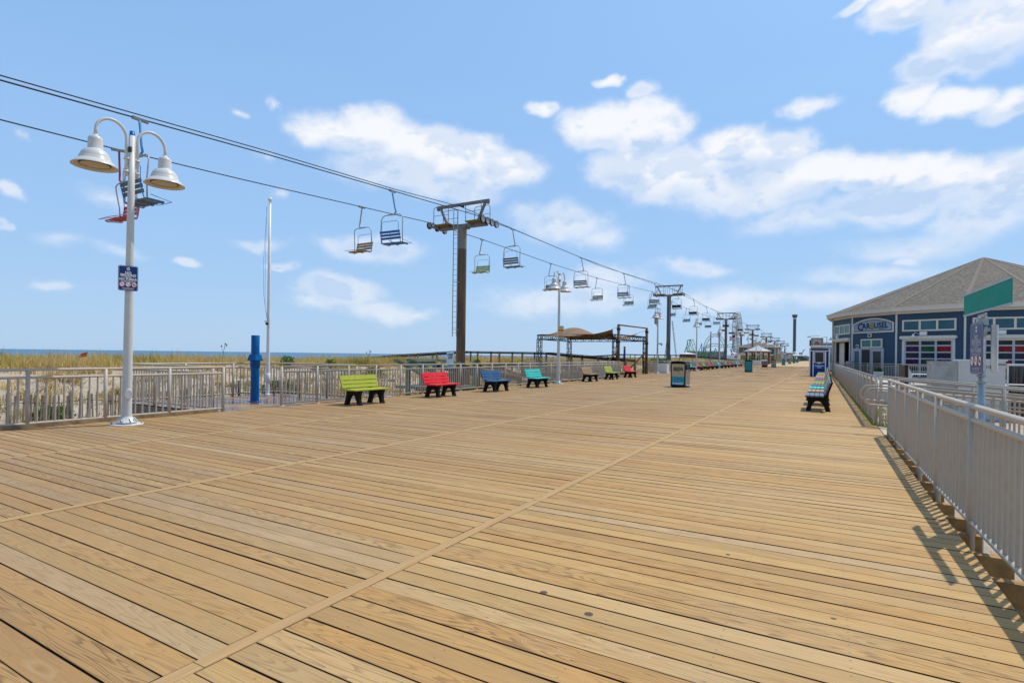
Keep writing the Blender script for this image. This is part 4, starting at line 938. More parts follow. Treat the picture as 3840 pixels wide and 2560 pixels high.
mb.cyl((3.25, -3.3, 3.55), (3.5, -2.8, 3.8), .012, n=5); mb.cyl((3.3, 3.35, 3.55), (4.1, 2.8, 3.75), .012, n=5)
mb.build('lashing_rope', ROPE, t)
t = thing('beach_marker_post', 'tall narrow marker post with a blue panel behind the pavilion', 'marker post', (-19.6, 59.5, -.8)); MB().box((0, 0, 1.7), (.2, .12, 3.4)).build('post', BROWNP, t); MB().box((.02, -.07, 2.5), (.17, .02, .9)).build('blue_panel', BLUESIGN, t); MB().box((.02, -.07, 3.2), (.17, .02, .35)).build('number_panel', GREYW, t)
# ---------------------------------------------------------------- timber walkways over the dune
def walkway(label, path, y0, wd, post=2.3):
    t = thing('dune_walkway', label, 'walkway', (path[0][0], y0, 0)); ox = path[0][0]
    mb = MB()
    for (xa, za), (xb, zb) in zip(path[:-1], path[1:]): mb.add([(xa - ox, 0, za - 1.1), (xb - ox, 0, zb - 1.1), (xb - ox, wd, zb - 1.1), (xa - ox, wd, za - 1.1), (xa - ox, 0, za - 1.3), (xb - ox, 0, zb - 1.3), (xb - ox, wd, zb - 1.3), (xa - ox, wd, za - 1.3)], [(0, 1, 2, 3), (0, 4, 5, 1), (3, 2, 6, 7), (4, 7, 6, 5)])
    mb.build('walking_deck', GREYW, t)
    for y in (0, wd):
        mb = MB()
        for (xa, za), (xb, zb) in zip(path[:-1], path[1:]):
            mb.bar((xa - ox, y, za), (xb - ox, y, zb), .16, .05); mb.bar((xa - ox, y, za - .12), (xb - ox, y, zb - .12), .04, .14)
        mb.build('handrail', DARKW, t)
        L = abs(path[-1][0] - path[0][0]); k = int(L / post)
        for i in range(k + 1):
            x = path[0][0] - L * i / k
            for (xa, za), (xb, zb) in zip(path[:-1], path[1:]):
                if xb <= x <= xa: z = za + (zb - za) * (x - xa) / (xb - xa); break
            MB().bar((x - ox, y, z - 2.9), (x - ox, y, z - .02), .13, .13).build('post', GREYW, t)
    return t
walkway('near weathered timber walkway rising over the dune behind the truss pavilion', [(-14.2, 1.22), (-16., 1.32), (-21.7, 1.74), (-31.3, 1.78), (-38.5, 1.36), (-46, .8), (-60, -.2)], 42.3 + 1.2, 2.4)
walkway('far dark timber walkway crossing the dune behind the close bench row', [(-14.6, 1.15), (-24., 1.90), (-35.5, 1.95), (-44., 1.4), (-60, .2)], 106., 3.)
# green-grey stairs and ramp below the railing near the red bench
t = thing('timber_steps', 'green-grey timber steps and landing below the railing behind the red bench', 'steps', (-14.6, 17.4, -1.))
mb = MB().box((-.6, 2.4, 1.0), (2.6, 2.6, .12)).box((-.6, 2.4, .88), (2.6, .05, .2)); mb.build('landing', GREENW, t)
for y in (-.1, .9):
    MB().bar((-.3, y - .6, 2.2), (.5, y + 2.0, .9), .3, .07).build('stringer', GREENW, t)
for i in range(5): MB().box((-.1 + i * .1, .1 + i * .5, 1.95 - i * .22), (.35, .28, .05)).build('tread', GREENW, t)
MB().bar((-.5, .3, 2.2), (-1.4, 3.2, 2.2), .2, .1).bar((-1.4, 3.2, 2.2), (-1.2, 5.0, 2.02), .2, .1).bar((-.5, .3, 2.02), (-1.4, 3.2, 2.02), .05, .22).build('handrail', GREENW, t)
for x, y in ((-.5, .3), (-.95, 1.7), (-1.4, 3.2), (-1.2, 4.9), (.6, 1.2), (.6, 3.6)): MB().box((x, y, 1.0), (.14, .14, 2.2)).build('post', GREENW, t)
MB().box((-.9, 3.6, .9), (.06, 3.6, 1.4)).build('side_boards', DARKW, t)
t = thing('timber_ramp', 'dark timber beach ramp dropping away right of the nearest lift tower base', 'ramp', (-14.4, 20.6, -1.))
MB().bar((0, 0, 1.9), (.1, 5.4, 1.15), .06, .22).bar((0, .3, 1.0), (.1, 5.4, .4), .06, .3).build('side_rail', DARKW, t); MB().bar((-1.6, 0, 1.9), (-1.5, 5.4, 1.15), .06, .22).build('side_rail', DARKW, t)
for y in (0., 1.35, 2.7, 4.05, 5.4): MB().box((0.02, y, .8 - y * .05), (.12, .12, 1.9 - y * .13)).build('post', DARKW, t)
MB().add([(0, 0, 1.0), (.1, 5.4, .4), (-1.5, 5.4, .4), (-1.6, 0, 1.0)], [(0, 1, 2, 3)]).build('ramp_floor', GREYW, t)
t = thing('keep_off_sign', 'small white KEEP OFF sign on a stake left of the nearest lift tower', 'sign', (-15.6, 21.3, -1.), R_(38))
MB().box((0, .02, 1.25), (.07, .03, 2.7)).build('stake', GREYW, t); MB().box((0, 0, 2.28), (.34, .012, .60)).build('panel', SIGNW, t)
MB().box((0, -.001, 1.88), (.34, .013, .12)).build('blue_band', M('pale_blue', (.18, .5, .7), .5), t)
mb = MB(); text_into(mb, 'KEEP', .15, (0, -.008, 2.43), STAND, .006, sx=.8); mb.build('lettering', BLACKINK, t, fixn=False); mb = MB(); text_into(mb, 'OFF', .15, (0, -.008, 2.29), STAND, .006, sx=.8); mb.build('lettering', BLACKINK, t, fixn=False)
# ---------------------------------------------------------------- sand fence of pickets and wire
def sand_fence(label, pts, n0):
    t = thing('sand_fence', label, 'fence', (*pts[0], 0)); o = Vector((*pts[0], 0)); mb = MB(); wire = [[], []]; d0 = 0
    for a, b_ in zip(pts[:-1], pts[1:]):
        a = Vector(a); b_ = Vector(b_); L = (b_ - a).length; k = int(L / .115)
        for i in range(k):
            if rnd.random() < .12: continue
            p_ = a + (b_ - a) * (i / k); z = float(hfun(p_.x, p_.y)); ln = Vector((rnd.uniform(-.05, .05), rnd.uniform(-.05, .05), 0)); h = 1.15 + rnd.uniform(-.06, .06)
            g_ = Vector((p_.x, p_.y, z)) - o; mb.bar(g_, g_ + ln + Vector((0, 0, h)), .042, .012, up=(1, .2, 0))
            if i % 4 == 0:
                for w_, zz in zip(wire, (.45, .95)): w_.append(g_ + Vector((0, 0, zz)))
    mb.build('pickets', GREYW, t)
    for w_ in wire: MB().tube(w_, .008, 4).build('wire', DARK, t)
    a = Vector((*pts[0], 0)); b_ = Vector((*pts[-1], 0))
    for i in range(n0):
        k = i / max(1, n0 - 1); seg = pts[min(int(k * (len(pts) - 1)), len(pts) - 2)]; nx_ = pts[min(int(k * (len(pts) - 1)) + 1, len(pts) - 1)]; fr = k * (len(pts) - 1) - int(k * (len(pts) - 1))
        x = seg[0] + (nx_[0] - seg[0]) * fr; y = seg[1] + (nx_[1] - seg[1]) * fr; z = float(hfun(x, y))
        MB().cyl(Vector((x, y, z - .1)) - o, Vector((x, y, z + 1.22)) - o, .055, n=7).build('post', GREYW, t)
    return t
sand_fence('grey picket sand fence on the dune foot behind the nearest railing', [(-16.6, 1.), (-17.5, 5.6), (-18.3, 7.2), (-19.1, 9.2), (-19.4, 13.), (-18.6, 17.)], 6)
# orange cloth scrap on the dune
t = MB().add([(0, 0, 0), (.55, .2, .05), (.6, .25, .3), (.3, .1, .22)], [(0, 1, 2, 3)]).build('orange_flag', FLAGOR); t.location = (-33., 13.2, 1.05); tag(t, 'scrap of orange cloth caught in the dune grass', 'flag')

# ---------------------------------------------------------------- dune grass
def grass_mat(name, ramp, transl=.25):
    m, nt, b = nodes_of(name); t = NT(nt)
    a = t.n('ShaderNodeAttribute', attribute_name='tint'); r, g, bb = t.sep(a.outputs['Vector'])
    c = t.ramp(r, *ramp)
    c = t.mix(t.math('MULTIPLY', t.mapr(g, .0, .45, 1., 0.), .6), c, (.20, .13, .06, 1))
    t.l(c, b.inputs['Base Color']); b.inputs['Roughness'].default_value = .6; b.inputs['Specular IOR Level'].default_value = .15
    tr = t.n('ShaderNodeBsdfTranslucent'); t.l(c, tr.inputs['Color']); mx = t.n('ShaderNodeMixShader'); mx.inputs[0].default_value = transl
    t.l(b.outputs[0], mx.inputs[1]); t.l(tr.outputs[0], mx.inputs[2]); t.l(mx.outputs[0], nt.nodes['Material Output'].inputs['Surface'])
    return m
GR = grass_mat('dune_grass_blades', [(0., (.17, .19, .035)), (.3, (.40, .30, .07)), (.55, (.60, .43, .12)), (.8, (.68, .50, .20)), (1., (.40, .25, .10))])
def blades(name, px, py, pz, nb, hmin, hmax, wd, spread, tint, mat, kind='stuff', lean=.55):
    n = len(px); K = n * nb
    bx = np.repeat(px, nb) + np.random.normal(0, spread, K); by = np.repeat(py, nb) + np.random.normal(0, spread, K); bz = np.repeat(pz, nb) - .03
    h = np.random.uniform(hmin, hmax, K) * np.repeat(np.random.uniform(.6, 1.2, n) * (.88 + .22 * np.sin(px * 1.1 + 1.7 * np.sin(py * .53)) * np.sin(py * .83 + np.sin(px * .7))), nb)
    th = np.random.uniform(0, 2 * math.pi, K); ln = np.abs(np.random.normal(0, lean, K)) * h
    w_ = wd * np.random.uniform(.7, 1.3, K) if np.isscalar(wd) else np.repeat(wd, nb)
    dx, dy = np.cos(th), np.sin(th); ph = np.random.uniform(0, 2 * math.pi, K); sx, sy = np.cos(ph) * w_ / 2, np.sin(ph) * w_ / 2
    V = np.zeros((K, 5, 3), np.float32)
    V[:, 0] = np.stack([bx - sx, by - sy, bz], 1); V[:, 1] = np.stack([bx + sx, by + sy, bz], 1)
    mx_, my_, mz_ = bx + dx * ln * .35, by + dy * ln * .35, bz + h * .6
    V[:, 2] = np.stack([mx_ - sx * .8, my_ - sy * .8, mz_], 1); V[:, 3] = np.stack([mx_ + sx * .8, my_ + sy * .8, mz_], 1)
    V[:, 4] = np.stack([bx + dx * ln, by + dy * ln, bz + h * np.sqrt(np.clip(1 - .35 * (ln / h) ** 2, .3, 1))], 1)
    base = np.arange(K) * 5
    loops = np.stack([base, base + 1, base + 3, base + 2, base + 2, base + 3, base + 4], 1).ravel().astype(np.int32)
    ls = np.stack([np.arange(K) * 7, np.arange(K) * 7 + 4], 1).ravel().astype(np.int32); lt = np.tile(np.array([4, 3], np.int32), K)
    me = bpy.data.meshes.new(name); me.vertices.add(K * 5); me.vertices.foreach_set('co', V.ravel()); me.loops.add(len(loops)); me.loops.foreach_set('vertex_index', loops)
    me.polygons.add(2 * K); me.polygons.foreach_set('loop_start', ls); me.polygons.foreach_set('loop_total', lt); me.update(calc_edges=True)
    tv = np.clip(np.repeat(tint, nb) + np.random.normal(0, .16, K), 0, 1)
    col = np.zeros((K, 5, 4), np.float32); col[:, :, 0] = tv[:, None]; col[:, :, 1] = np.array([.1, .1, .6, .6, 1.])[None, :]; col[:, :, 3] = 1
    ca = me.color_attributes.new('tint', 'FLOAT_COLOR', 'POINT'); ca.data.foreach_set('color', col.ravel())
    me.materials.append(mat); o = bpy.data.objects.new(name, me); C.objects.link(o)
    if kind: o['kind'] = kind
    return o
def scatter(x0, x1, y0, y1, dens, keep=None):
    n = int((x1 - x0) * (y1 - y0) * dens); x = np.random.uniform(x0, x1, n); y = np.random.uniform(y0, y1, n)
    if keep is not None: k = keep(x, y); x, y = x[k], y[k]
    return x, y
def clump(x, y, s=.35, thr=.0): return (np.sin(x * s * 2.1 + 2 * np.sin(y * s)) * np.sin(y * s * 1.7 + 1.3 * np.sin(x * s * 1.3 + 1)) + np.random.normal(0, .35, len(x))) > thr
nopath = lambda x, y: ~(((y > 43.2) & (y < 46.2)) | ((y > 105.7) & (y < 109.3))) & ~((x > -22.3) & (y > 40) & (y < 50.4))
tint_ = lambda x, y: .56 + .22 * np.sin(x * .7 + y * .23) + .18 * np.sin(y * .9 + x * .3)
x, y = scatter(-45, -29.3, -16, 46, 8., nopath); k = clump(x, y, .9, -.42); x, y = x[k], y[k]
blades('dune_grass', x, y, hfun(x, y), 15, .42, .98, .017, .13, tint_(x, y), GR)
x, y = scatter(-46, -26.5, 46, 200, 2.2, nopath)
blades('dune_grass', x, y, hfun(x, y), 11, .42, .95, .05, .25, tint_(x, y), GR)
x, y = scatter(-29.6, -17.2, -14, 44, 4., nopath); k = clump(x, y, .55, -.3); x, y = x[k], y[k]
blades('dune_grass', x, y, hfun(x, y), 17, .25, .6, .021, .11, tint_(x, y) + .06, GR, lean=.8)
x, y = scatter(-27.4, -14.4, 46, 200, 2.0, nopath)
blades('dune_grass', x, y, hfun(x, y), 10, .3, .62, .04, .2, tint_(x, y) - .05, GR)
x, y = scatter(-27.0, -14.0, -6, 42, 2.6, nopath); k = ~((x > -17.3) & (y > 7.6) & (y < 13)) ; x, y = x[k], y[k]; k = clump(x, y, .8, -.15); x, y = x[k], y[k]
DRY = grass_mat('dry_beach_litter', [(0., (.08, .055, .03)), (.5, (.14, .095, .05)), (1., (.22, .16, .085))], .1)
blades('dry_grass_litter', x, y, hfun(x, y), 16, .12, .36, .026, .2, np.full(len(x), .5), DRY, lean=1.3)
WEED = grass_mat('yard_weeds', [(0., (.08, .17, .015)), (.5, (.14, .24, .02)), (1., (.22, .27, .05))], .3)
x, y = scatter(1.15, 4.2, 13.8, 46, 12.); k = clump(x, y, 1.1, .2) | (x < 1.6); x, y = x[k], y[k]
blades('yard_weeds', x, y, np.full(len(x), -.72), 12, .1, .34, .02, .12, np.full(len(x), .5), WEED)
x = np.random.uniform(-.05, .12, 260); y = np.random.uniform(15, 40, 260); x = .93 - .0085 * (y - 14.6) + x
blades('edge_weeds', x, y, np.full(len(x), -.14), 8, .1, .22, .012, .04, np.full(len(x), .5), WEED)
LEAF = grass_mat('shrub_leaves', [(0., (.05, .11, .012)), (.5, (.09, .18, .02)), (1., (.17, .25, .04))], .3)
def shrub(label, x, y, r, h, n, z=None, leaf=.09, tint=.5):
    z = float(hfun(x, y)) if z is None else z
    t = thing('beach_shrub', label, 'shrub', (x, y, z))
    k = n; u = np.random.uniform(0, 2 * math.pi, k); q = np.sqrt(np.random.uniform(0, 1, k)) * r; zz = np.random.uniform(.05, 1., k) ** .8
    lim = np.sqrt(np.clip(1 - (zz - .35) ** 2 / .55, .1, 1)); lump = 1 + .25 * np.sin(u * 3 + zz * 4)
    px_, py_, pz_ = np.cos(u) * q * lim * lump, np.sin(u) * q * lim * lump, zz * h
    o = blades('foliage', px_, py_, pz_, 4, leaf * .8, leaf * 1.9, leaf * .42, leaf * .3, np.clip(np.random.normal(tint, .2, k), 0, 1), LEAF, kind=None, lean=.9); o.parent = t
    mb = MB()
    for i in range(6):
        a = i * 1.05; mb.tube([(0, 0, 0), (math.cos(a) * r * .35, math.sin(a) * r * .35, h * .45), (math.cos(a) * r * .6, math.sin(a) * r * .6, h * .8)], .012, 4)
    mb.build('stem', DARKW, t); return t
shrub('bright green shrub behind the sand fence, seen through the nearest railing', -19.6, 7.25, .55, .8, 520, tint=.65)
shrub('green shrub on the crest above the right end of the wet deck', -28.0, 21.9, .42, .72, 150, tint=.75)
shrub('small green shrub on the sand slope behind the wet deck railing', -27.6, 23.8, .4, .5, 130, tint=.8)
shrub('green shrub on the crest right of the flagpole, above the lime bench', -28.3, 25.4, .38, .7, 130, tint=.75)
shrub('large dark shrub above the railing between lime and red benches', -25.6, 26.6, .75, .7, 300, tint=.5)
shrub('dark green shrub on the slope left of the timber steps', -22.6, 22.8, .75, .8, 300, tint=.4)
shrub('green shrub seen through the railing behind the lime bench', -22.4, 17.2, .8, .7, 360, tint=.35)
shrub('small green shrub on the crest above the dark blue bench', -28.4, 43., .45, .6, 150, tint=.7)
shrub('shrub on the crest just right of the nearest tower column', -26.8, 33.2, .5, .6, 180, tint=.75)
shrub('rounded bright green bush beyond the timber sail frame', -19.8, 76., 2.2, 2.0, 800, leaf=.2, tint=.75)
shrub('low yellow-green hedge bush in front of the tan house', -17.0, 160., 3.6, 2.4, 700, z=-.9, leaf=.35, tint=.95)
def seed_stalk(label, x, y, h):
    z = float(hfun(x, y)); t = thing('dry_seed_stalk', label, 'plant', (x, y, z)); MB().tube([(0, 0, 0), (.05, .03, h * .6), (.16, .08, h)], .012, 5).tube([(.05, .03, h * .6), (-.1, 0, h * .9)], .008, 4).tube([(.1, .05, h * .8), (.24, .12, h * .95)], .008, 4).build('stalk', DARKW, t)
    mb = MB(); 
    for p_ in ((.16, .08, h), (-.1, 0, h * .9), (.24, .12, h * .95)): mb.lathe([(0, -.06), (.035, -.02), (.03, .05), (0, .09)], p_, 6)
    mb.build('seed_head', BROWNP, t)
seed_stalk('tall dry seed stalk above the dune grass at the far left', -33., 5.2, 1.25)
seed_stalk('dry seed stalk above the dune grass right of the nearest lamp', -32., 20.3, 1.35)
seed_stalk('bent dry seed stalk above the dune grass over the lime bench', -31., 31.5, 1.2)
# ---------------------------------------------------------------- carousel building: sixteen-sided, clapboarded
R16, CXX, CYY = 11.3, 11.8, 62.1
A0 = R_(-117 - 11.25); STEP = R_(22.5)
vtx = lambda i, r=R16: (CXX + r * math.cos(A0 + STEP * i), CYY + r * math.sin(A0 + STEP * i))
CB = thing('carousel_building', 'blue clapboard sixteen-sided carousel pavilion with grey shingle roof at right', 'building', (CXX, CYY, 0))
o_ = Vector((CXX, CYY, 0))
SIDING = M('blue_clapboard', (.035, .07, .115), .5, var=.08, scale=3); TRIM = M('cream_trim', (.62, .575, .50), .5, var=.05, scale=4)
WINT = M('green_window_glass', (.06, .19, .16), .12, var=.2, scale=.8, spec=.2); WINB = M('blue_window_glass', (.04, .12, .15), .1, var=.25, scale=.8, spec=.2)
DOORP = M('pale_door_paint', (.42, .42, .46), .45)
FLEN = 2 * R16 * math.sin(STEP / 2)
def facet_frame(i):
    a = Vector((*vtx(i), 0)); b_ = Vector((*vtx(i + 1), 0)); d = (b_ - a).normalized(); n = Vector((d.y, -d.x, 0))
    return a - o_, d, n
class FB(MB):
    """builder in wall coordinates: s along the wall, outwards, up"""
    def __init__(s, i): super().__init__(); s.a, s.d, s.nn = facet_frame(i)
    def pt(s, u, o, z): return s.a + s.d * u + s.nn * o + Vector((0, 0, z))
    def slab(s, u0, u1, z0, z1, o0, o1, mi=0):
        vs = [s.pt(u, o, z) for u in (u0, u1) for o in (o0, o1) for z in (z0, z1)]
        return s.add(vs, [(0, 1, 3, 2), (4, 6, 7, 5), (0, 4, 5, 1), (2, 3, 7, 6), (0, 2, 6, 4), (1, 5, 7, 3)], mi=mi)
    def frame(s, u0, u1, z0, z1, w, o0, o1):
        s.slab(u0, u1, z1 - w, z1, o0, o1); s.slab(u0, u1, z0, z0 + w, o0, o1); s.slab(u0, u0 + w, z0 + w, z1 - w, o0, o1); s.slab(u1 - w, u1, z0 + w, z1 - w, o0, o1); return s
def siding(i, holes=()):
    f = FB(i); z = 0.; h = .142
    us = sorted({0., FLEN, *[q for hh in holes for q in hh[:2]]})
    while z < 5.45:
        for u0, u1 in zip(us[:-1], us[1:]):
            if any(u0 >= hh[0] - .01 and u1 <= hh[1] + .01 and z + .05 < hh[3] for hh in holes): continue
            f.add([f.pt(u0, .022, z), f.pt(u1, .022, z), f.pt(u1, .002, z + h), f.pt(u0, .002, z + h), f.pt(u0, .002, z), f.pt(u1, .002, z)], [(0, 1, 2, 3), (4, 5, 1, 0)])
        z += h
    w_ = f.build('wall', SIDING, CB)
    return w_
for i in range(-5, 11):
    holes = [(.6, 3.9, 0, 3.15)] if i == -2 else []
    siding(i, holes)
    if i in (-3, -2, -1, 0, 1, 2):
        f = FB(i); f.slab(-.06, .07, 0., 5.45, .0, .05); f.build('corner_board', TRIM, CB)
def window(i, u0, u1, z0, z1, n, glass):
    f = FB(i).frame(u0, u1, z0, z1, .12, .01, .085); wd = (u1 - u0 - .12) / n
    for k in range(1, n): f.slab(u0 + .06 + wd * k - .07, u0 + .06 + wd * k + .07, z0 + .12, z1 - .12, .01, .075)
    w_ = f.build('window', TRIM, CB); g = FB(i); g.slab(u0 + .05, u1 - .05, z0 + .05, z1 - .05, .005, .04); g.build('pane', glass, w_)
window(-2, .35, 4.0, 3.72, 4.62, 3, WINT)
for i in (0, 1, 2): window(i, .42, 3.92, 3.72, 4.62, 3, WINB)
window(-1, .98, 3.15, 2.45, 3.22, 2, WINT)
GL = [M('garage_glass_%d' % k, c, .1, var=.5, scale=2.2, spec=.15) for k, c in enumerate([(.05, .045, .02), (.02, .035, .06), (.03, .03, .03), (.05, .008, .05), (.012, .085, .012), (.25, .008, .012), (.02, .02, .025), (.015, .03, .04), (.025, .02, .035), (.05, .01, .06), (.03, .05, .015), (.04, .03, .02)])]
for i in (0, 1, 2):
    f = FB(i).frame(.42, 3.86, 0.02, 3.12, .16, .0, .07); f.slab(.38, 3.9, 3.12, 3.36, .0, .26)
    d_ = f.build('roller_door', TRIM, CB)
    f = FB(i); f.slab(.3, 3.98, 3.14, 3.34, .0, .24); f.build('shutter_box', TRIM, CB)
    f = FB(i); us = [.62 + k * 1.02 for k in range(4)]
    for k in range(6):
        z = .10 + k * .5; f.slab(.58, 3.7, z - .05, z + .05, .01, .065)
    for u in us: f.slab(u - .07, u + .07, .15, 2.98, .01, .06)
    f.build('door_bars', DOORP, d_)
    f = FB(i)
    for k in range(6):
        for j in range(3):
            mi = [0, 1, 2, 3, 4, 5, 6, 7, 8, 3, 10, 9, 11, 0, 2, 6, 8, 7][((5 - k) * 3 + j)] if i == 0 else [1, 2, 0, 7, 5, 5, 6, 2, 8, 9, 5, 1, 0, 7, 2, 8, 6, 11][((5 - k) * 3 + j)]
            z = .15 + k * .5; 
            if z < 3.0: f.slab(us[j] + .07, us[j + 1] - .07, z, min(z + .4, 2.98), .0, .03, mi=mi)
    f.build('door_glass', GL, d_)
# open doorway in the corner facet and its dark room
f = FB(-2).frame(.45, 4.05, 0, 3.2, .15, -.02, .08); f.build('doorway_frame', TRIM, CB)
f = FB(-2); f.slab(.3, 4.1, 3.14, 3.38, .0, .26); f.build('shutter_box', TRIM, CB)
f = FB(-2); f.slab(.6, .68, 0, 3.1, -1.4, -.03); f.slab(3.85, 3.92, 0, 3.1, -1.4, -.03); f.slab(.6, 3.92, 0, 3.1, -2.6, -2.5); f.build('doorway_reveal', DARK, CB)
f = FB(-2); f.slab(.75, 1.9, 0.05, 3.0, -.3, -.22); f.slab(2.3, 2.9, .05, 2.8, -.9, -.82); f.build('inner_partition', TRIM, CB)
f = FB(-1).frame(.05, 3.3, .02, 2.42, .1, .0, .09); f.slab(.95, 1.05, .02, 2.35, .0, .08); f.slab(1.95, 2.05, .02, 2.35, .0, .08); d_ = f.build('entrance_door', DOORP, CB)
f = FB(-1); f.slab(1.1, 1.9, .05, 2.32, .0, .03); f.build('open_doorway', DARK, d_)
FB(-1).frame(.15, .95, .05, 2.33, .14, .0, .07).build('door_leaf', DOORP, d_); FB(-1).frame(2.07, 3.2, .05, 2.33, .16, .0, .07).build('door_leaf', DOORP, d_)
f = FB(-1); f.slab(.28, .82, .2, 2.2, .0, .04); f.build('door_pane', WINB, d_); f = FB(-1); f.slab(2.25, 3.05, .2, 2.2, .0, .04); f.build('door_pane', WINGLASS, d_)
f = FB(-1).frame(1.72, 2.06, 3.36, 3.66, .06, .02, .1); f.build('vent_frame', TRIM, CB); f = FB(-1); f.slab(1.78, 2.0, 3.42, 3.6, .02, .06); f.build('vent', DARK, CB)
f = FB(-1); f.slab(.48, .74, 2.46, 2.76, .02, .08); f.build('speaker_box', TRIM, CB); f = FB(-1); f.slab(.54, .68, 2.52, 2.7, .02, .095); f.build('speaker_grille', DARK, CB)
# arched sign
SG = thing('carousel_sign', 'arched CAROUSEL sign with a gold horse over the entrance doors', 'sign', (CXX, CYY, 0))
def archpoly(u0, u1, z0, zs, zt, n=14): return [(u0, z0), (u1, z0), (u1, zs)] + [(u1 + (u0 - u1) * k / n, zs + (zt - zs) * (1 - (2 * k / n - 1) ** 2)) for k in range(1, n)] + [(u0, zs)]
def archslab(i, poly, o0, o1, name, mat):
    f = FB(i); n = len(poly); f.add([f.pt(u, o0, z) for u, z in poly] + [f.pt(u, o1, z) for u, z in poly], [tuple(reversed(range(n))), tuple(range(n, 2 * n))] + [(k, (k + 1) % n, n + (k + 1) % n, n + k) for k in range(n)]); return f.build(name, mat, SG)
archslab(-1, archpoly(.10, 4.22, 3.72, 4.5, 4.95), .02, .08, 'frame', TRIM)
archslab(-1, archpoly(.24, 4.08, 3.85, 4.44, 4.82), .02, .086, 'black_line', BLACK)
archslab(-1, archpoly(.29, 4.03, 3.90, 4.41, 4.77), .02, .092, 'panel', M('sign_pale_blue', (.27, .32, .41), .45, var=.1, scale=2))
f = FB(-1); rot = Matrix((( f.d.x, 0, f.nn.x, 0), (f.d.y, 0, f.nn.y, 0), (0, 1, 0, 0), (0, 0, 0, 1)))
NAVYI = M('navy_ink', (.01, .02, .06), .45)
def ftext(s, size, u, z, bold, sx): 
    mb = MB(); text_into(mb, s, size, f.pt(u, .097, z), rot, bold, sx=sx); return mb
mb = ftext('C', .86, .95, 4.22, .028, 1.0); 
text_into(mb, 'AR', .62, f.pt(1.54, .097, 4.28), rot, .024, sx=1.); mb.build('lettering', NAVYI, SG, fixn=False); mb = MB(); text_into(mb, 'USEL', .62, f.pt(3.02, .097, 4.29), rot, .024, sx=.96); mb.build('lettering', NAVYI, SG, fixn=False)
mb = ftext('Pavilion', .13, 3.1, 4.0, .003, 1.3); mb.build('small_lettering', BLACKINK, SG, fixn=False)
def fdisc(u, z, ru, rz, o, mat, name, n=20, rot_=0.):
    g = FB(-1); g.add([g.pt(u + ru * math.cos(2 * math.pi * k / n) * math.cos(rot_) - rz * math.sin(2 * math.pi * k / n) * math.sin(rot_), o, z + rz * math.sin(2 * math.pi * k / n) * math.cos(rot_) + ru * math.cos(2 * math.pi * k / n) * math.sin(rot_)) for k in range(n)], [tuple(range(n))]); return g.build(name, mat, SG, fixn=False)
GOLD = M('gold_paint', (.32, .24, .03), .45, var=.3, scale=9)
fdisc(2.17, 4.3, .21, .30, .098, NAVYI, 'horse_ring'); fdisc(2.18, 4.32, .18, .26, .101, GOLD, 'horse_body', rot_=-.25); fdisc(2.1, 4.5, .1, .07, .103, GOLD, 'horse_head', rot_=.5)  # navy ink ring behind the gold horse
# wall lamps
for i, u in ((0, 1.55), (1, 1.7), (-2, .9)):
    g = FB(i); wl = thing('wall_lamp', {0: 'white gooseneck wall lamp over the roller door left of the street sign', 1: 'white gooseneck wall lamp over the roller door right of the street sign', -2: 'white gooseneck wall lamp over the open corner doorway'}[i], 'wall lamp', (CXX, CYY, 0), 0, 'wall lamps on the carousel building')
    g.slab(u + .1, u + .55, 3.40, 3.68, .02, .2); g.build('box', WHITE, wl)
    p0, p1, p2, p3 = g.pt(u, .1, 3.5), g.pt(u - .12, .3, 3.62), g.pt(u - .2, .5, 3.5), g.pt(u - .2, .52, 3.3); MB().tube([g.pt(u + .12, .1, 3.5), p0, p1, p2, p3], .02, 6).build('arm', WHITE, wl)
    MB().lathe([(.03, .2), (.07, .17), (.08, .08), (.2, -.03), (.19, -.03), (0, .03)], p3, 16).build('lamp_shade', WHITE, wl)
# roof
m, nt, b = nodes_of('roof_shingles'); t = NT(nt); p = t.pos(); px_, py_, pz_ = t.sep(p)
an = t.math('ARCTAN2', t.math('SUBTRACT', py_, CYY), t.math('SUBTRACT', px_, CXX)); rad = t.vmath('LENGTH', t.comb(t.math('SUBTRACT', px_, CXX), t.math('SUBTRACT', py_, CYY), 0.), out=1)
br = t.n('ShaderNodeTexBrick'); br.offset = .5; br.inputs['Scale'].default_value = 1.; br.inputs['Mortar Size'].default_value = .012; br.inputs['Brick Width'].default_value = .34; br.inputs['Row Height'].default_value = .17; br.inputs['Bias'].default_value = 0.
t.l(t.comb(t.math('MULTIPLY', an, 9.), t.math('MULTIPLY', rad, 1.1), 0.), br.inputs['Vector'])
br.inputs['Color1'].default_value = (.12, .095, .068, 1); br.inputs['Color2'].default_value = (.06, .048, .036, 1); br.inputs['Mortar'].default_value = (.05, .045, .04, 1)
nz = t.noise(p, 5., 4, .7); c = t.mix(t.mapr(nz, .4, .65, 0, .5), br.outputs['Color'], (.15, .12, .088, 1)); c = t.mix(t.mapr(t.noise(t.comb(t.math('MULTIPLY', an, 36.), t.math('MULTIPLY', rad, 9.), pz_), 1., 3), .54, .6, 0, .75), c, (.22, .19, .145, 1))
t.l(c, b.inputs['Base Color']); b.inputs['Roughness'].default_value = .9; SHING = m
ze, zp, RO = 5.62, 10.55, R16 + .62
mb = MB(); ev = [Vector((*vtx(i, RO), ze)) - o_ for i in range(16)]; apx = Vector((0, 0, zp))
for i in range(16): mb.add([ev[i], ev[(i + 1) % 16], apx], [(0, 1, 2)])
rf = mb.build('roof', SHING, CB)
HIP = M('hip_cap_shingle', (.19, .16, .122), .9, var=.15, scale=6)
mb = MB()
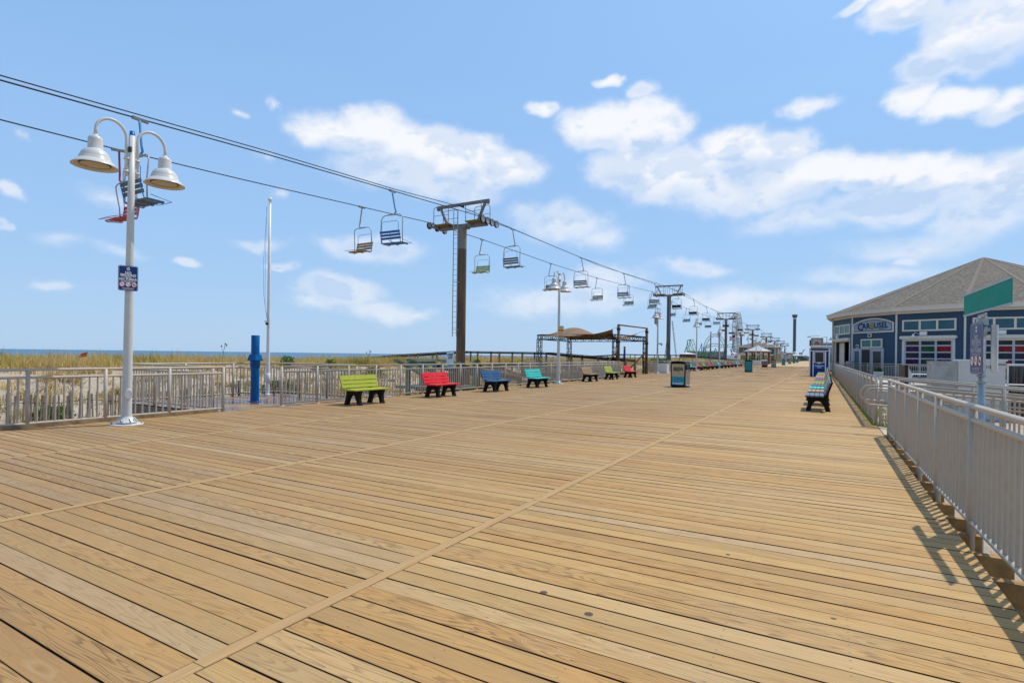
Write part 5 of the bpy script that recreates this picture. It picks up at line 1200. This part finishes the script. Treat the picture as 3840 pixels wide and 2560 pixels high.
for i in range(16):
    e = ev[i]; d_ = (apx - e); s_ = Vector((-e.y, e.x, 0)).normalized() * .17; up2 = Vector((0, 0, .028)); a = e + d_ * .002; q = e + d_ * .985
    mb.add([a - s_ + Vector((0, 0, .012)), a + up2, a + s_ + Vector((0, 0, .012)), q - s_ * .5 + Vector((0, 0, .012)), q + up2, q + s_ * .5 + Vector((0, 0, .012))], [(0, 1, 4, 3), (1, 2, 5, 4)])
mb.build('hip_caps', HIP, rf)
mb = MB()
def ringwall(r0, z0, r1, z1): 
    a = [Vector((*vtx(i, r0), z0)) - o_ for i in range(16)]; q = [Vector((*vtx(i, r1), z1)) - o_ for i in range(16)]
    for i in range(16): mb.quad(a[i], a[(i + 1) % 16], q[(i + 1) % 16], q[i])
ringwall(RO + .02, 5.58, RO + .10, 5.66); ringwall(RO - .02, 5.30, RO + .02, 5.58); ringwall(R16 - .05, 5.30, RO - .02, 5.30); ringwall(RO + .10, 5.66, RO - .03, 5.66); mb.build('fascia', TRIM, CB, fixn=False)
mb = MB(); ringwall(R16 - .02, 5.12, R16 + .06, 5.12); ringwall(R16 + .06, 5.12, R16 + .06, 5.31); mb.build('frieze_board', TRIM, CB, fixn=False)
f = FB(-3); f2 = MB().tube([f.pt(FLEN, .1, z) for z in (0, 2.5, 5.3)], .06, 8); f2.build('downpipe', TRIM, CB)
mb = MB()
for i in range(16): mb.add([Vector((*vtx(i, R16 - .1), 0)) - o_, Vector((*vtx(i + 1, R16 - .1), 0)) - o_, Vector((0, 0, 0))], [(0, 1, 2)])
mb.build('floor', DARK, CB)
# ---------------------------------------------------------------- yard
t = thing('grey_sheeted_stall', 'grey plastic-sheeted side of a stall in the sandy yard', 'stall', (4.0, 27., -.75)); MB().box((0, .5, 1.1), (.85, 1.2, 2.2)).build('sheet', GREYBOX, t); MB().box((.43, -.1, 1.1), (.06, .06, 2.25)).build('corner_post', WHITEBOX, t)
t = thing('white_stall', 'large white box stall behind the street sign post', 'stall', (5.13, 27., -.75)); MB().box((-.02, .5, 1.12), (1.36, 1.2, 2.24)).build('body', WHITEBOX, t); MB().box((0, .5, 2.25), (1.42, 1.25, .05)).build('roof', WHITE, t); MB().box((.45, -.11, 2.1), (.4, .02, .03)).build('slot', DARK, t)
t = thing('black_curtained_stall', 'stall hung with shiny black plastic at the right edge of the picture', 'stall', (6.75, 27., -.75)); MB().box((0, .6, 2.1), (1.8, 1.3, .06)).build('roof', WHITE, t)
mb = MB(); n = 30
for k in range(n):
    a, c_ = -.88 + 1.76 * k / n, -.88 + 1.76 * (k + 1) / n; ya, yc = .03 * math.sin(k * 1.7), .03 * math.sin((k + 1) * 1.7)
    for z0, z1 in ((.1, .7), (.75, 1.35), (1.4, 2.05)): mb.quad((a, ya, z0), (c_, yc, z0), (c_, yc * .6, z1), (a, ya * .6, z1))
mb.build('curtain', M('black_plastic_film', (.01, .01, .016), .12, var=.5, scale=3, spec=.8), t, fixn=False)
for x in (-.88, .88): MB().bar((x, 0, 0), (x, 0, 2.1), .05).build('post', WHITE, t)
t = thing('surfboard_panel', 'tall brown board with a white edge standing in the yard behind the gap', 'board', (1.62, 15.9, -.75), R_(8))
MB().box((-.04, 0, 1.05), (.07, .5, 2.1)).build('board', M('dark_brown_board', (.05, .014, .008), .4), t); MB().prism([(.0, 0), (.05, 0), (.085, .8), (.06, 1.6), (.07, 1.9), (.0, 2.1)], -.2, .2, 'y').build('white_face', WHITE, t)
t = thing('picnic_table', 'white picnic table on the terrace before the roller door', 'picnic table', (4.6, 37., -.02), R_(10))
MB().box((0, 0, .74), (1.8, .75, .05)).build('table_top', WHITE, t)
for y in (-.65, .65): MB().box((0, y, .43), (1.8, .26, .05)).build('bench_plank', WHITE, t)
for x in (-.6, .6): MB().bar((x, -.7, 0), (x, .2, .72), .06).bar((x, .7, 0), (x, -.2, .72), .06).bar((x, -.75, .38), (x, .75, .38), .05).build('leg_frame', WHITE, t)
mb = MB(); mb.box((4.6, 36.6, -.4), (7., 8., .7)); o = mb.build('terrace_lower', M('terrace_concrete', (.5, .46, .4), .8)); tag(o, kind='structure')
t = thing('planter', 'square planter with spiky plants by the entrance doors', 'planter', (3.55, 52.0, 0)); frus_ = MB(); frus(frus_, 0, .26, .55, .36, 0.); frus_.build('pot', WHITEBOX, t)
o = blades('plant_leaves', np.random.normal(0, .14, 40), np.random.normal(0, .14, 40), np.full(40, .5), 6, .25, .5, .03, .03, np.full(40, .3), LEAF, kind=None); o.parent = t
t = thing('glass_trash_drum', 'grey drum with a round white emblem beside the open corner doorway', 'drum', (1.75, 56.2, 0)); MB().lathe([(.3, 0), (.3, 1.1), (.28, 1.3), (0, 1.32)], n=18).build('drum', M('drum_grey', (.3, .33, .32), .3), t); MB().cyl((-.13, -.27, .8), (-.14, -.31, .8), .12, n=14).build('emblem', SIGNW, t)
# ---------------------------------------------------------------- blue booth and stands beyond
t = thing('ticket_booth', 'blue and white ticket booth with a corrugated roof beyond the right bench row', 'booth', (-.52, 53.3, 0))
BB = M('booth_blue', (.006, .028, .17), .4, var=.08)
bd = MB().box((0, 0, 1.17), (1.36, 1.36, 2.34)).build('body', BB, t)
mb = MB()
for x in (-.71, .71): mb.box((x, -.71, 1.2), (.09, .09, 2.4)); mb.box((x, .71, 1.2), (.09, .09, 2.4))
for x in (-.46, .44): mb.box((x, -.695, 1.08), (.08, .04, 2.1))
mb.box((0, -.697, 2.16), (1.34, .045, .06)); mb.build('trim', WHITE, t)
w_ = MB().box((-.01, -.69, 1.62), (.74, .03, .92)).build('window', WHITE, t); MB().box((-.01, -.70, 1.62), (.62, .03, .82)).build('pane', WINGLASS, w_); MB().box((-.01, -.71, 1.12), (.26, .06, .07)).build('counter_tray', WHITE, w_)
s_ = MB().box((-.01, -.69, .85), (.82, .03, .30)).build('sign_panel', M('booth_sign_light_blue', (.02, .22, .5), .4), t); MB().box((-.01, -.695, .85), (.78, .03, .26)).build('sign_face', M('booth_sign_blue', (.006, .07, .28), .4), s_)
mb = MB(); text_into(mb, 'Customer', .15, (-.01, -.713, .915), STAND, .004, sx=1.); mb.build('lettering', SIGNW, s_, fixn=False); mb = MB(); text_into(mb, 'Care', .15, (-.01, -.713, .785), STAND, .004, sx=1.); mb.build('lettering', SIGNW, s_, fixn=False)
mb = MB(); n = 56; zz = [2.50 + (.022 if k % 4 in (0, 1) else -.022) for k in range(n + 1)]
for k in range(n): xa, xb = -.88 + 1.78 * k / n, -.88 + 1.78 * (k + 1) / n; mb.quad((xa, -.9, zz[k]), (xb, -.9, zz[k + 1]), (xb, .85, zz[k + 1] + .1), (xa, .85, zz[k] + .1))
mb.build('corrugated_roof', GALV, t, fixn=False)
t = thing('menu_stand', 'tan arched stall front with a red and green sign behind the booth roof', 'stall', (-1.02, 75., 0)); TANW = M('tan_stucco', (.42, .33, .23), .8)
MB().box((0, .6, 2.0), (1.3, 1.2, 4.0)).build('body', TANW, t); MB().box((0, -.03, 3.35), (.82, .04, .9)).build('sign_board', M('pale_sign', (.5, .55, .58), .4), t); MB().box((0, -.06, 3.45), (.4, .02, .18)).build('red_mark', SIGNR, t); MB().box((0, -.06, 3.25), (.66, .02, .12)).build('green_mark', SIGNG, t); MB().box((-.72, .4, 3.4), (.16, .5, .7)).build('awning', DARK, t)
t = thing('white_roofed_shop', 'pale blue-grey shop with a bright white roof edge beyond the booth', 'shop', (1.2, 96., 0)); MB().box((0, 5, 1.9), (3.4, 10, 3.8)).build('wall', M('pale_bluegrey', (.25, .33, .38), .6), t); MB().box((0, 5, 3.95), (3.6, 10.2, .22)).build('roof', WHITE, t); MB().box((-.2, -.03, 1.6), (1.2, .06, 1.2)).build('window', WINT, t)
t = thing('wall_light_arm', 'long thin street lamp arm reaching left above the tan stall', 'street lamp', (0., 88., 0)); MB().cyl((0, 0, 0), (0, 0, 4.6), .05, n=8).build('pole', GALV, t); MB().tube([(0, 0, 4.5), (-.9, 0, 4.72), (-2.1, 0, 4.62)], .03, 6).build('arm', GALV, t); MB().box((-2.2, 0, 4.6), (.4, .15, .1)).build('lamp_head', DARK, t)

# ---------------------------------------------------------------- far things
def house(name, label, cat, x0, x1, y0, y1, zw, zr, wall, roofm, wins=(), eave=.8, group=None, ridge=True):
    cx_, cy_ = (x0 + x1) / 2, (y0 + y1) / 2; t = thing(name, label, cat, (cx_, cy_, -.9), 0, group); w_, d_ = x1 - x0, y1 - y0
    MB().box((0, 0, (zw + .9) / 2), (w_, d_, zw + .9)).build('wall', wall, t)
    e = eave; zt = zw + .9; r = zr + .9; mb = MB(); hx, hy = w_ / 2 + e, d_ / 2 + e; ins = min(hx, hy)
    if ridge:
        a = [(-hx, -hy, zt), (hx, -hy, zt), (hx, hy, zt), (-hx, hy, zt)]
        k = [(-hx + ins, 0, r), (hx - ins, 0, r)] if hx > hy else [(0, -hy + ins, r), (0, hy - ins, r)]
        vs = a + k
        mb.add(vs, [(0, 1, 5, 4), (1, 2, 5), (2, 3, 4, 5), (3, 0, 4), (0, 3, 2, 1)] if hx > hy else [(0, 1, 4), (1, 2, 5, 4), (2, 3, 5), (3, 0, 4, 5), (0, 3, 2, 1)])
    else: mb.box((0, 0, zt + .15), (w_ + .3, d_ + .3, .3))
    rf_ = mb.build('roof', roofm, t)
    MB().box((0, -hy, zt - .08), (2 * hx, .06, .2)).box((hx, 0, zt - .08), (.06, 2 * hy, .2)).build('fascia', WHITE, rf_)
    for (face, u, z, ww, hh) in wins:
        if face == 'y': fr = MB().box((u, -d_ / 2 - .03, z + .9), (ww + .2, .08, hh + .2)).build('window', WHITE, t); MB().box((u, -d_ / 2 - .06, z + .9), (ww, .06, hh)).build('pane', WINB, fr)
        else: fr = MB().box((w_ / 2 + .03, u, z + .9), (.08, ww + .2, hh + .2)).build('window', WHITE, t); MB().box((w_ / 2 + .06, u, z + .9), (.06, ww, hh)).build('pane', WINB, fr)
    return t
TANH = M('tan_house_wall', (.28, .215, .145), .8, var=.06); BRR = M('brown_shingle', (.16, .12, .08), .9, var=.15, scale=2)
house('two_storey_house', 'tan two-storey beach house with brown hip roofs behind the white gazebo', 'house', -24.6, -13.6, 190, 212, 5.1, 7.0, TANH, BRR, [('y', -3.1, 3.9, 1.8, 1.4), ('y', .1, 3.7, 1.6, 1.1), ('x', -4., 3.9, 2., 1.5), ('x', 3, 3.9, 2., 1.5), ('y', 4.4, 3.6, .9, 1.5)], 1.0)
t = house('house_porch', 'low brown-roofed porch in front of the tan two-storey house', 'porch', -24.6, -15., 184.5, 189.6, 2.6, 3.6, M('porch_wall', (.36, .24, .14), .8), BRR, [('y', 2.2, 1.2, 2.6, 1.0), ('y', -1.5, 1.2, 1.2, 1.2)], .5)
def gazebo(label, x, y, r, ze, za, n=8):
    t = thing('gazebo', label, 'gazebo', (x, y, -.1), R_(22.5), 'white-roofed gazebos at the sea edge'); mb = MB()
    ev = [(r * math.cos(2 * math.pi * i / n), r * math.sin(2 * math.pi * i / n), ze) for i in range(n)]
    for i in range(n): mb.add([ev[i], ev[(i + 1) % n], (0, 0, za)], [(0, 1, 2)])
    rf_ = mb.build('roof', M('white_metal_roof', (.42, .42, .42), .4, var=.05), t)
    mb = MB()
    for i in range(n): mb.bar(Vector(ev[i]) + Vector((0, 0, .03)), (0, 0, za + .05), .12, .06)
    mb.build('roof_ridge', WHITE, rf_)
    mb = MB(); mb.add([(a * .97, b_ * .97, c_ - .05) for a, b_, c_ in ev], [tuple(range(n))]); mb.build('ceiling', TIMB, t)
    mb = MB()
    for i in range(n): mb.bar((ev[i][0] * .9, ev[i][1] * .9, ze - .2), (ev[(i + 1) % n][0] * .9, ev[(i + 1) % n][1] * .9, ze - .2), .1, .35)
    mb.build('ring_beam', TIMB, t)
    for i in range(n):
        p_ = Vector((ev[i][0] * .82, ev[i][1] * .82, 0)); MB().bar(p_, p_ + Vector((0, 0, ze - .1)), .2, .2).build('post', BROWNP, t)
        q = Vector((ev[i][1], -ev[i][0], 0)).normalized() * .8
        if i % 2 == 0: MB().bar(p_ + Vector((0, 0, ze - 1.2)), p_ + q + Vector((0, 0, ze - .25)), .1, .14).bar(p_ + Vector((0, 0, ze - 1.2)), p_ - q + Vector((0, 0, ze - .25)), .1, .14).build('brace', BROWNP, t)
    return t
gazebo('large white-roofed timber gazebo right of the far benches', -15.0, 150., 3.35, 3.35, 4.75)
gazebo('small far white-roofed gazebo below the observation tower', -16.6, 380., 3.5, 3.5, 4.9)
t = thing('umbrella_kiosk', 'white kiosk deck with a red and white striped umbrella left of the tan house', 'kiosk', (-24.6, 178., -.9))
MB().box((0, 1, 2.6), (3.4, 2.6, 1.2)).build('upper_body', WHITE, t); MB().box((0, 1, 1.), (3., 2.4, 2.)).build('lower_body', DARK, t); MB().box((.9, -.32, 2.7), (1., .04, .6)).build('panel', M('kiosk_pink', (.3, .16, .15), .5), t)
mb = MB(); n = 12
for i in range(n): mb.add([(1.0 * math.cos(2 * math.pi * k / n), 1.0 * math.sin(2 * math.pi * k / n) + .8, 3.75) for k in (i, i + 1)] + [(0, .8, 4.25)], [(0, 1, 2)], mi=i % 2)
mb.build('umbrella', [SIGNR, SIGNW], t, fixn=False); MB().cyl((0, .8, 3.), (0, .8, 4.2), .04, n=6).build('umbrella_pole', WHITE, t)
# ferris wheel, seen almost edge on
t = thing('ferris_wheel', 'pale ferris wheel seen nearly edge on behind the third lift tower', 'ferris wheel', (-43.6, 330., 0))
FWW = M('ferris_white', (.42, .42, .40), .5); FWB = M('ferris_blue_legs', (.06, .08, .2), .5); r, zc = 11.6, 15.6
mb = MB(); nn = 40
for sx_ in (-1.1, 1.1):
    for rr in (r, r * .86, r * .45): mb.tube([(sx_, rr * math.cos(2 * math.pi * k / nn), zc + rr * math.sin(2 * math.pi * k / nn)) for k in range(nn + 1)], .11, 5)
mb.build('rim', FWW, t)
mb = MB()
for k in range(20):
    a = 2 * math.pi * k / 20
    for sx_ in (-1.1, 1.1): mb.bar((sx_ * .6, 0, zc), (sx_, r * math.cos(a), zc + r * math.sin(a)), .1)
    a2 = a + math.pi / 20
    for rr in (r, r * .86): mb.bar((-1.1, rr * math.cos(a), zc + rr * math.sin(a)), (1.1, rr * math.cos(a2), zc + rr * math.sin(a2)), .09)
mb.build('spokes', FWW, t); MB().cyl((-1.6, 0, zc), (1.6, 0, zc), .7, n=14).build('hub', FWW, t)
for k in range(20):
    a = 2 * math.pi * k / 20; p_ = (0, (r + .2) * math.cos(a), zc + (r + .2) * math.sin(a) - .9); g = MB().lathe([(0, -.55), (.7, -.5), (.85, .0), (.8, .1), (0, .1)], p_, 8).build('gondola', FWW if k % 5 else M('gondola_yellow', (.6, .33, .02), .5), t)
    MB().lathe([(.8, .8), (.4, 1.05), (0, 1.1)], p_, 8).build('canopy', FWW, g)
for sx_ in (-1.7, 1.7):
    for y in (-5.5, 5.5): MB().bar((sx_ * 1.6, y, -1), (sx_, 0, zc), .4).build('support_leg', FWB, t)
MB().bar((-2.2, -4, 4), (2.2, -4, 4), .25).bar((-2.2, -4, 8), (2.2, 3, 4), .2).build('cross_brace', FWB, t)
# roller coaster
t = thing('roller_coaster', 'green and blue steel roller coaster behind the far benches', 'roller coaster', (-47., 262., 0)); CG = M('coaster_green', (.10, .30, .07), .45, var=.25, scale=.6); CTQ = M('coaster_pale_green', (.18, .34, .24), .45); CBL = M('coaster_blue', (.01, .05, .22), .45)
def track(path, name='track', mat=CTQ, gauge=.55, spine=.22):
    P_ = [Vector(p_) for p_ in path]; mb = MB(); L_ = []; R__ = []
    for i, p_ in enumerate(P_):
        d = (P_[min(i + 1, len(P_) - 1)] - P_[max(i - 1, 0)]).normalized(); s_ = d.cross(Vector((0, 1, 0)) if abs(d.y) < .6 else Vector((0, 0, 1))).normalized(); L_.append(p_ + s_ * gauge); R__.append(p_ - s_ * gauge)
    mb.tube(L_, .13, 5).tube(R__, .13, 5)
    for i in range(0, len(P_), 1): mb.bar(L_[i], R__[i], .12)
    mb.build(name, mat, t)
arc = lambda cx_, cz, rx, rz, a0, a1, n, y0=0., y1=0.: [(cx_ + rx * math.cos(R_(a0 + (a1 - a0) * k / n)), y0 + (y1 - y0) * k / n, cz + rz * math.sin(R_(a0 + (a1 - a0) * k / n))) for k in range(n + 1)]
track(arc(2.7, 4.6, 4.3, 7.2, 190, -10, 26, 0, 3), 'loop_track')
track([(-9.4, 0, 3.2), (-9.0, 0, 6.), (-8.8, 0, 8.2), (-8.5, .5, 9.4), (-8.0, 1, 9.9), (-7.4, 1.5, 9.4), (-6.9, 2, 7.5), (-6.2, 2, 5.), (-5.2, 2, 3.2), (-3.5, 2, 2.4)], 'twist_track', CG)
track([(-8.9, .3, 9.5), (-8.4, .3, 7.), (-7.6, .3, 5.), (-6.4, .3, 3.6), (-4.5, .5, 2.6), (-2, .6, 2.6), (0, 1, 3.2)], 'twist_track', CG)
track([(-2.6, -1, 5.1), (-1, -1, 6.0), (1., -1, 7.1), (3.3, -1, 7.3), (6., -1, 6.8), (8.5, -1, 6.8), (11., -1, 7.2), (13.2, -1, 7.9)], 'upper_track', CG)
track([(-8.6, -2, 3.), (-6, -2, 3.8), (-3, -2, 2.4), (0, -2, 2.6), (3, -2, 4.), (6, -2, 3.4), (8, -2, 3.)], 'lower_track', CG)
track([(-9., -1, 3.4), (-7, -1, 3.), (-4, -1, 2.8), (-1, -1, 3.4), (2, -1, 3.4), (5, -1, 3.)], 'lower_track', CG)
mb = MB()
for a, b_ in (((-11.6, 0, 2), (-9.2, 0, 7.6)), ((-9.2, 0, 7.6), (-9.2, 0, 1)), ((-2.8, 0, 1), (-2.8, 0, 8)), ((-5.4, 0, 1.5), (-2.8, 0, 8)), ((-1.8, 0, 7), (-1.8, 0, 1)), ((1., -1, 7), (1., 0, 1)), ((3.4, -1, 7), (2.4, -1, 2.5)), ((3.4, -1, 7), (4.6, -1, 2.5)), ((7., 0, 6), (7., 0, 1)), ((-1.8, 0, 7), (0, 0, 2.5)), ((-1.8, 0, 7), (1, 0, 7)), ((-1.8, 0, 3.5), (1, 0, 3.5)), ((9.5, -1, 6.8), (10.6, -1, 3.)), ((11.8, -1, 7), (10.6, -1, 3.)), ((10.6, -1, 3), (10., -1, 0)), ((12.5, 0, 7), (12., 0, 1)), ((6.2, 0, 1), (7.6, 0, 6))): mb.bar((a[0], a[1], a[2] - 1.2), b_, .22)
mb.build('support', CBL, t)
mb = MB(); mb.box((7.2, 1, 2.4), (.9, .6, 4.6)).box((.4, 1, 2.2), (1.2, .6, 1.6)).box((5.2, 1.5, 1.4), (3.4, .6, .8)); mb.build('station_panel', M('coaster_bright_blue', (.01, .12, .4), .5), t)
house('arcade_shed', 'red and blue fronted ride building left of the coaster', 'shed', -55.8, -50.2, 245, 252, 3.0, 3.6, M('dull_red_wall', (.16, .05, .07), .7), WHITE, [('y', -1, 1.8, 1.2, 1.2)], .4)
house('grey_ride_building', 'long flat grey building behind the coaster', 'building', -64., -46., 300, 310, 4.6, 4.7, M('grey_wall', (.2, .2, .22), .8), DARK, (), .3, ridge=False)
t = thing('slingshot_ride', 'thin lattice A-frame masts of a sling ride left of the second lamp pole pair', 'ride mast', (-42., 172., 0)); mb = MB(); truss(mb, (-1.9, 0, -.5), (-.7, 0, 9.6), .28, .03, .02, .8); mb.build('mast', GALVD, t); mb = MB(); truss(mb, (2.0, 0, -.5), (.45, 0, 12.6), .28, .03, .02, .8); mb.build('mast', GALVD, t)
t = thing('bare_pole', 'bare grey pole rising before the coaster loop', 'pole', (-17.6, 100.5, -.9)); MB().cyl((0, 0, 0), (0, 0, 6.8), .12, .1, n=10).build('shaft', GALVD, t); MB().lathe([(0, .1), (.13, .05), (.13, 0)], (0, 0, 6.8), 10).build('cap', DARK, t)
t = thing('floodlight_pole', 'dark pole with small lamp heads just left of the third lift tower', 'light pole', (-21.5, 133., -.9)); MB().cyl((0, 0, 0), (0, 0, 7.6), .12, .09, n=10).build('shaft', GALVD, t); MB().box((0, 0, 7.7), (1.1, .2, .16)).build('lamp_bar', GALVD, t); MB().lathe([(0, .2), (.2, .1), (.6, -.1), (0, -.1)], (.3, 0, 3.9), 10).build('lamp_shade', WHITE, t)
t = thing('flag_on_pole', 'faded red white and blue flag on a pole before the ferris wheel', 'flag', (-36.5, 270., 0)); MB().cyl((0, 0, -1), (0, 0, 13), .1, n=6).build('pole', WHITE, t)
mb = MB(); n = 8
for k in range(n):
    xa, xb = -2.6 * k / n, -2.6 * (k + 1) / n; q = lambda k_: .25 * math.sin(k_ * .9); dz_ = lambda k_: -.12 * k_
    for j in range(5): mb.quad((xa, q(k), 12.2 - .4 * j + dz_(k)), (xb, q(k + 1), 12.2 - .4 * j + dz_(k + 1)), (xb, q(k + 1), 11.8 - .4 * j + dz_(k + 1)), (xa, q(k), 11.8 - .4 * j + dz_(k)), mi=(2 if (k < 4 and j < 3) else j % 2))
mb.build('cloth', [M('flag_red', (.45, .12, .13), .7), SIGNW, M('flag_blue', (.03, .04, .14), .7)], t, fixn=False)
# observation tower
t = thing('observation_tower', 'tall slender dark observation tower with a flared cabin on top', 'tower', (-23.7, 520., 0)); GL_ = M('tower_lattice', (.07, .10, .095), .6, var=.4, scale=.5)
MB().box((0, 0, 17.8), (1.7, 1.7, 37.)).build('shaft', GL_, t); mb = MB()
for z in range(4, 36, 2):
    for sx_, sy_ in ((1, 1), (-1, 1), (1, -1), (-1, -1)): pass
    mb.bar((-1.05, -.95, z), (1.05, -.95, z + 2), .14); mb.bar((1.05, -.95, z), (-1.05, -.95, z + 2), .14); mb.bar((1.05, -.9, z), (1.05, .9, z + 2), .14)
for x in (-1.05, 1.05):
    for y in (-.95, .95): mb.bar((x, y, 0), (x, y, 36.3), .25)
mb.build('lattice', M('tower_pale', (.26, .25, .23), .6), t)
MB().lathe([(1.6, 36.2), (2.2, 38.2), (2.2, 38.6), (0, 38.8)], n=16).build('cabin', M('cabin_brown', (.12, .09, .10), .5), t); MB().lathe([(1.5, 34.9), (1.5, 35.8), (1.1, 35.9)], n=12).build('ring', WHITE, t); MB().cyl((0, 0, 38.6), (0, 0, 40.4), .06, n=5).build('aerial', GALVD, t); MB().lathe([(2.2, 6.4), (1.6, 7.6), (0, 7.7)], n=10).build('base_roof', WHITE, t); MB().box((0, 0, 3), (3., 3., 7)).build('base_house', GL_, t)
# the receding row of shops along the sea side and at the far end
cw = [(.3, .27, .24), (.33, .22, .2), (.2, .22, .27), (.36, .33, .3), (.26, .2, .15), (.3, .3, .32)]
shops = [(-23, -15.6, 222, 240, 2.9), (-24, -15.8, 245, 262, 3.6), (-26, -16., 268, 290, 4.2), (-26, -16.2, 296, 318, 3.4), (-27, -16.8, 325, 350, 4.6), (-28, -18.5, 392, 420, 3.8)]
for i, (x0, x1, y0, y1, z) in enumerate(shops): house('seaside_shop', '%s shop in the receding row left of the far bins' % ['first pale brown', 'second dusty pink', 'third blue grey', 'fourth cream', 'fifth brown', 'sixth light grey'][i], 'shop', x0, x1, y0, y1, z, z + .9, M('shop_wall_%d' % i, cw[i], .8), BRR if i % 2 else DARK, [('x', -5, 1.6, 2.4, 1.6), ('x', 0, 1.6, 2.4, 1.6), ('x', 5, 1.6, 2.4, 1.6), ('y', 0, 1.8, 1.6, 1.4)], .5, 'shops along the sea side', ridge=i % 2 == 0)
ends = [(-15.5, -11.5, 455, 470, 3.2, (.2, .23, .2)), (-11., -6., 470, 486, 5.0, (.13, .13, .13)), (-5.5, -1., 420, 440, 3.6, (.35, .38, .38)), (-1., 4., 300, 330, 3.6, (.4, .4, .4))]
for i, (x0, x1, y0, y1, z, c) in enumerate(ends): house('far_building', ['low greenish building at the far end of the boardwalk', 'low dark-roofed building at the far end of the boardwalk', 'pale shop at the far right end of the boardwalk', 'pale shop just left of the ticket booth'][i], 'building', x0, x1, y0, y1, z, z + 1., M('end_wall_%d' % i, c, .8), DARK, [('y', 0, 1.6, 2., 1.4)], .4, ridge=i != 1)
t = thing('giraffe_statue', 'small brown giraffe figure on a roof beyond the far gazebo', 'statue', (-16.4, 452., 3.6)); 
mb = MB().box((0, 0, 1.9), (2.2, .8, 1.)).bar((.9, 0, 2.1), (2.1, 0, 4.6), .5, .5).bar((2.0, 0, 4.5), (2.9, 0, 4.3), .4, .4); mb.build('body', M('giraffe_tan', (.22, .13, .07), .7), t)
for x in (-.9, -.5, .5, .9): MB().bar((x, 0, 0), (x, 0, 1.6), .2).build('leg', M('giraffe_tan', (.22, .13, .07), .7), t)
MB().box((0, 0, -2.), (4, 2, 4)).build('plinth', WINB, t)
t = thing('green_hedge', 'low green screen along the sea edge beyond the farthest bin', 'screen fence', (-13.4, 300., 0)); MB().box((0, 0, .7), (.4, 110, 1.4)).build('screen', M('green_screen', (.05, .11, .05), .8, var=.3, scale=.8), t)
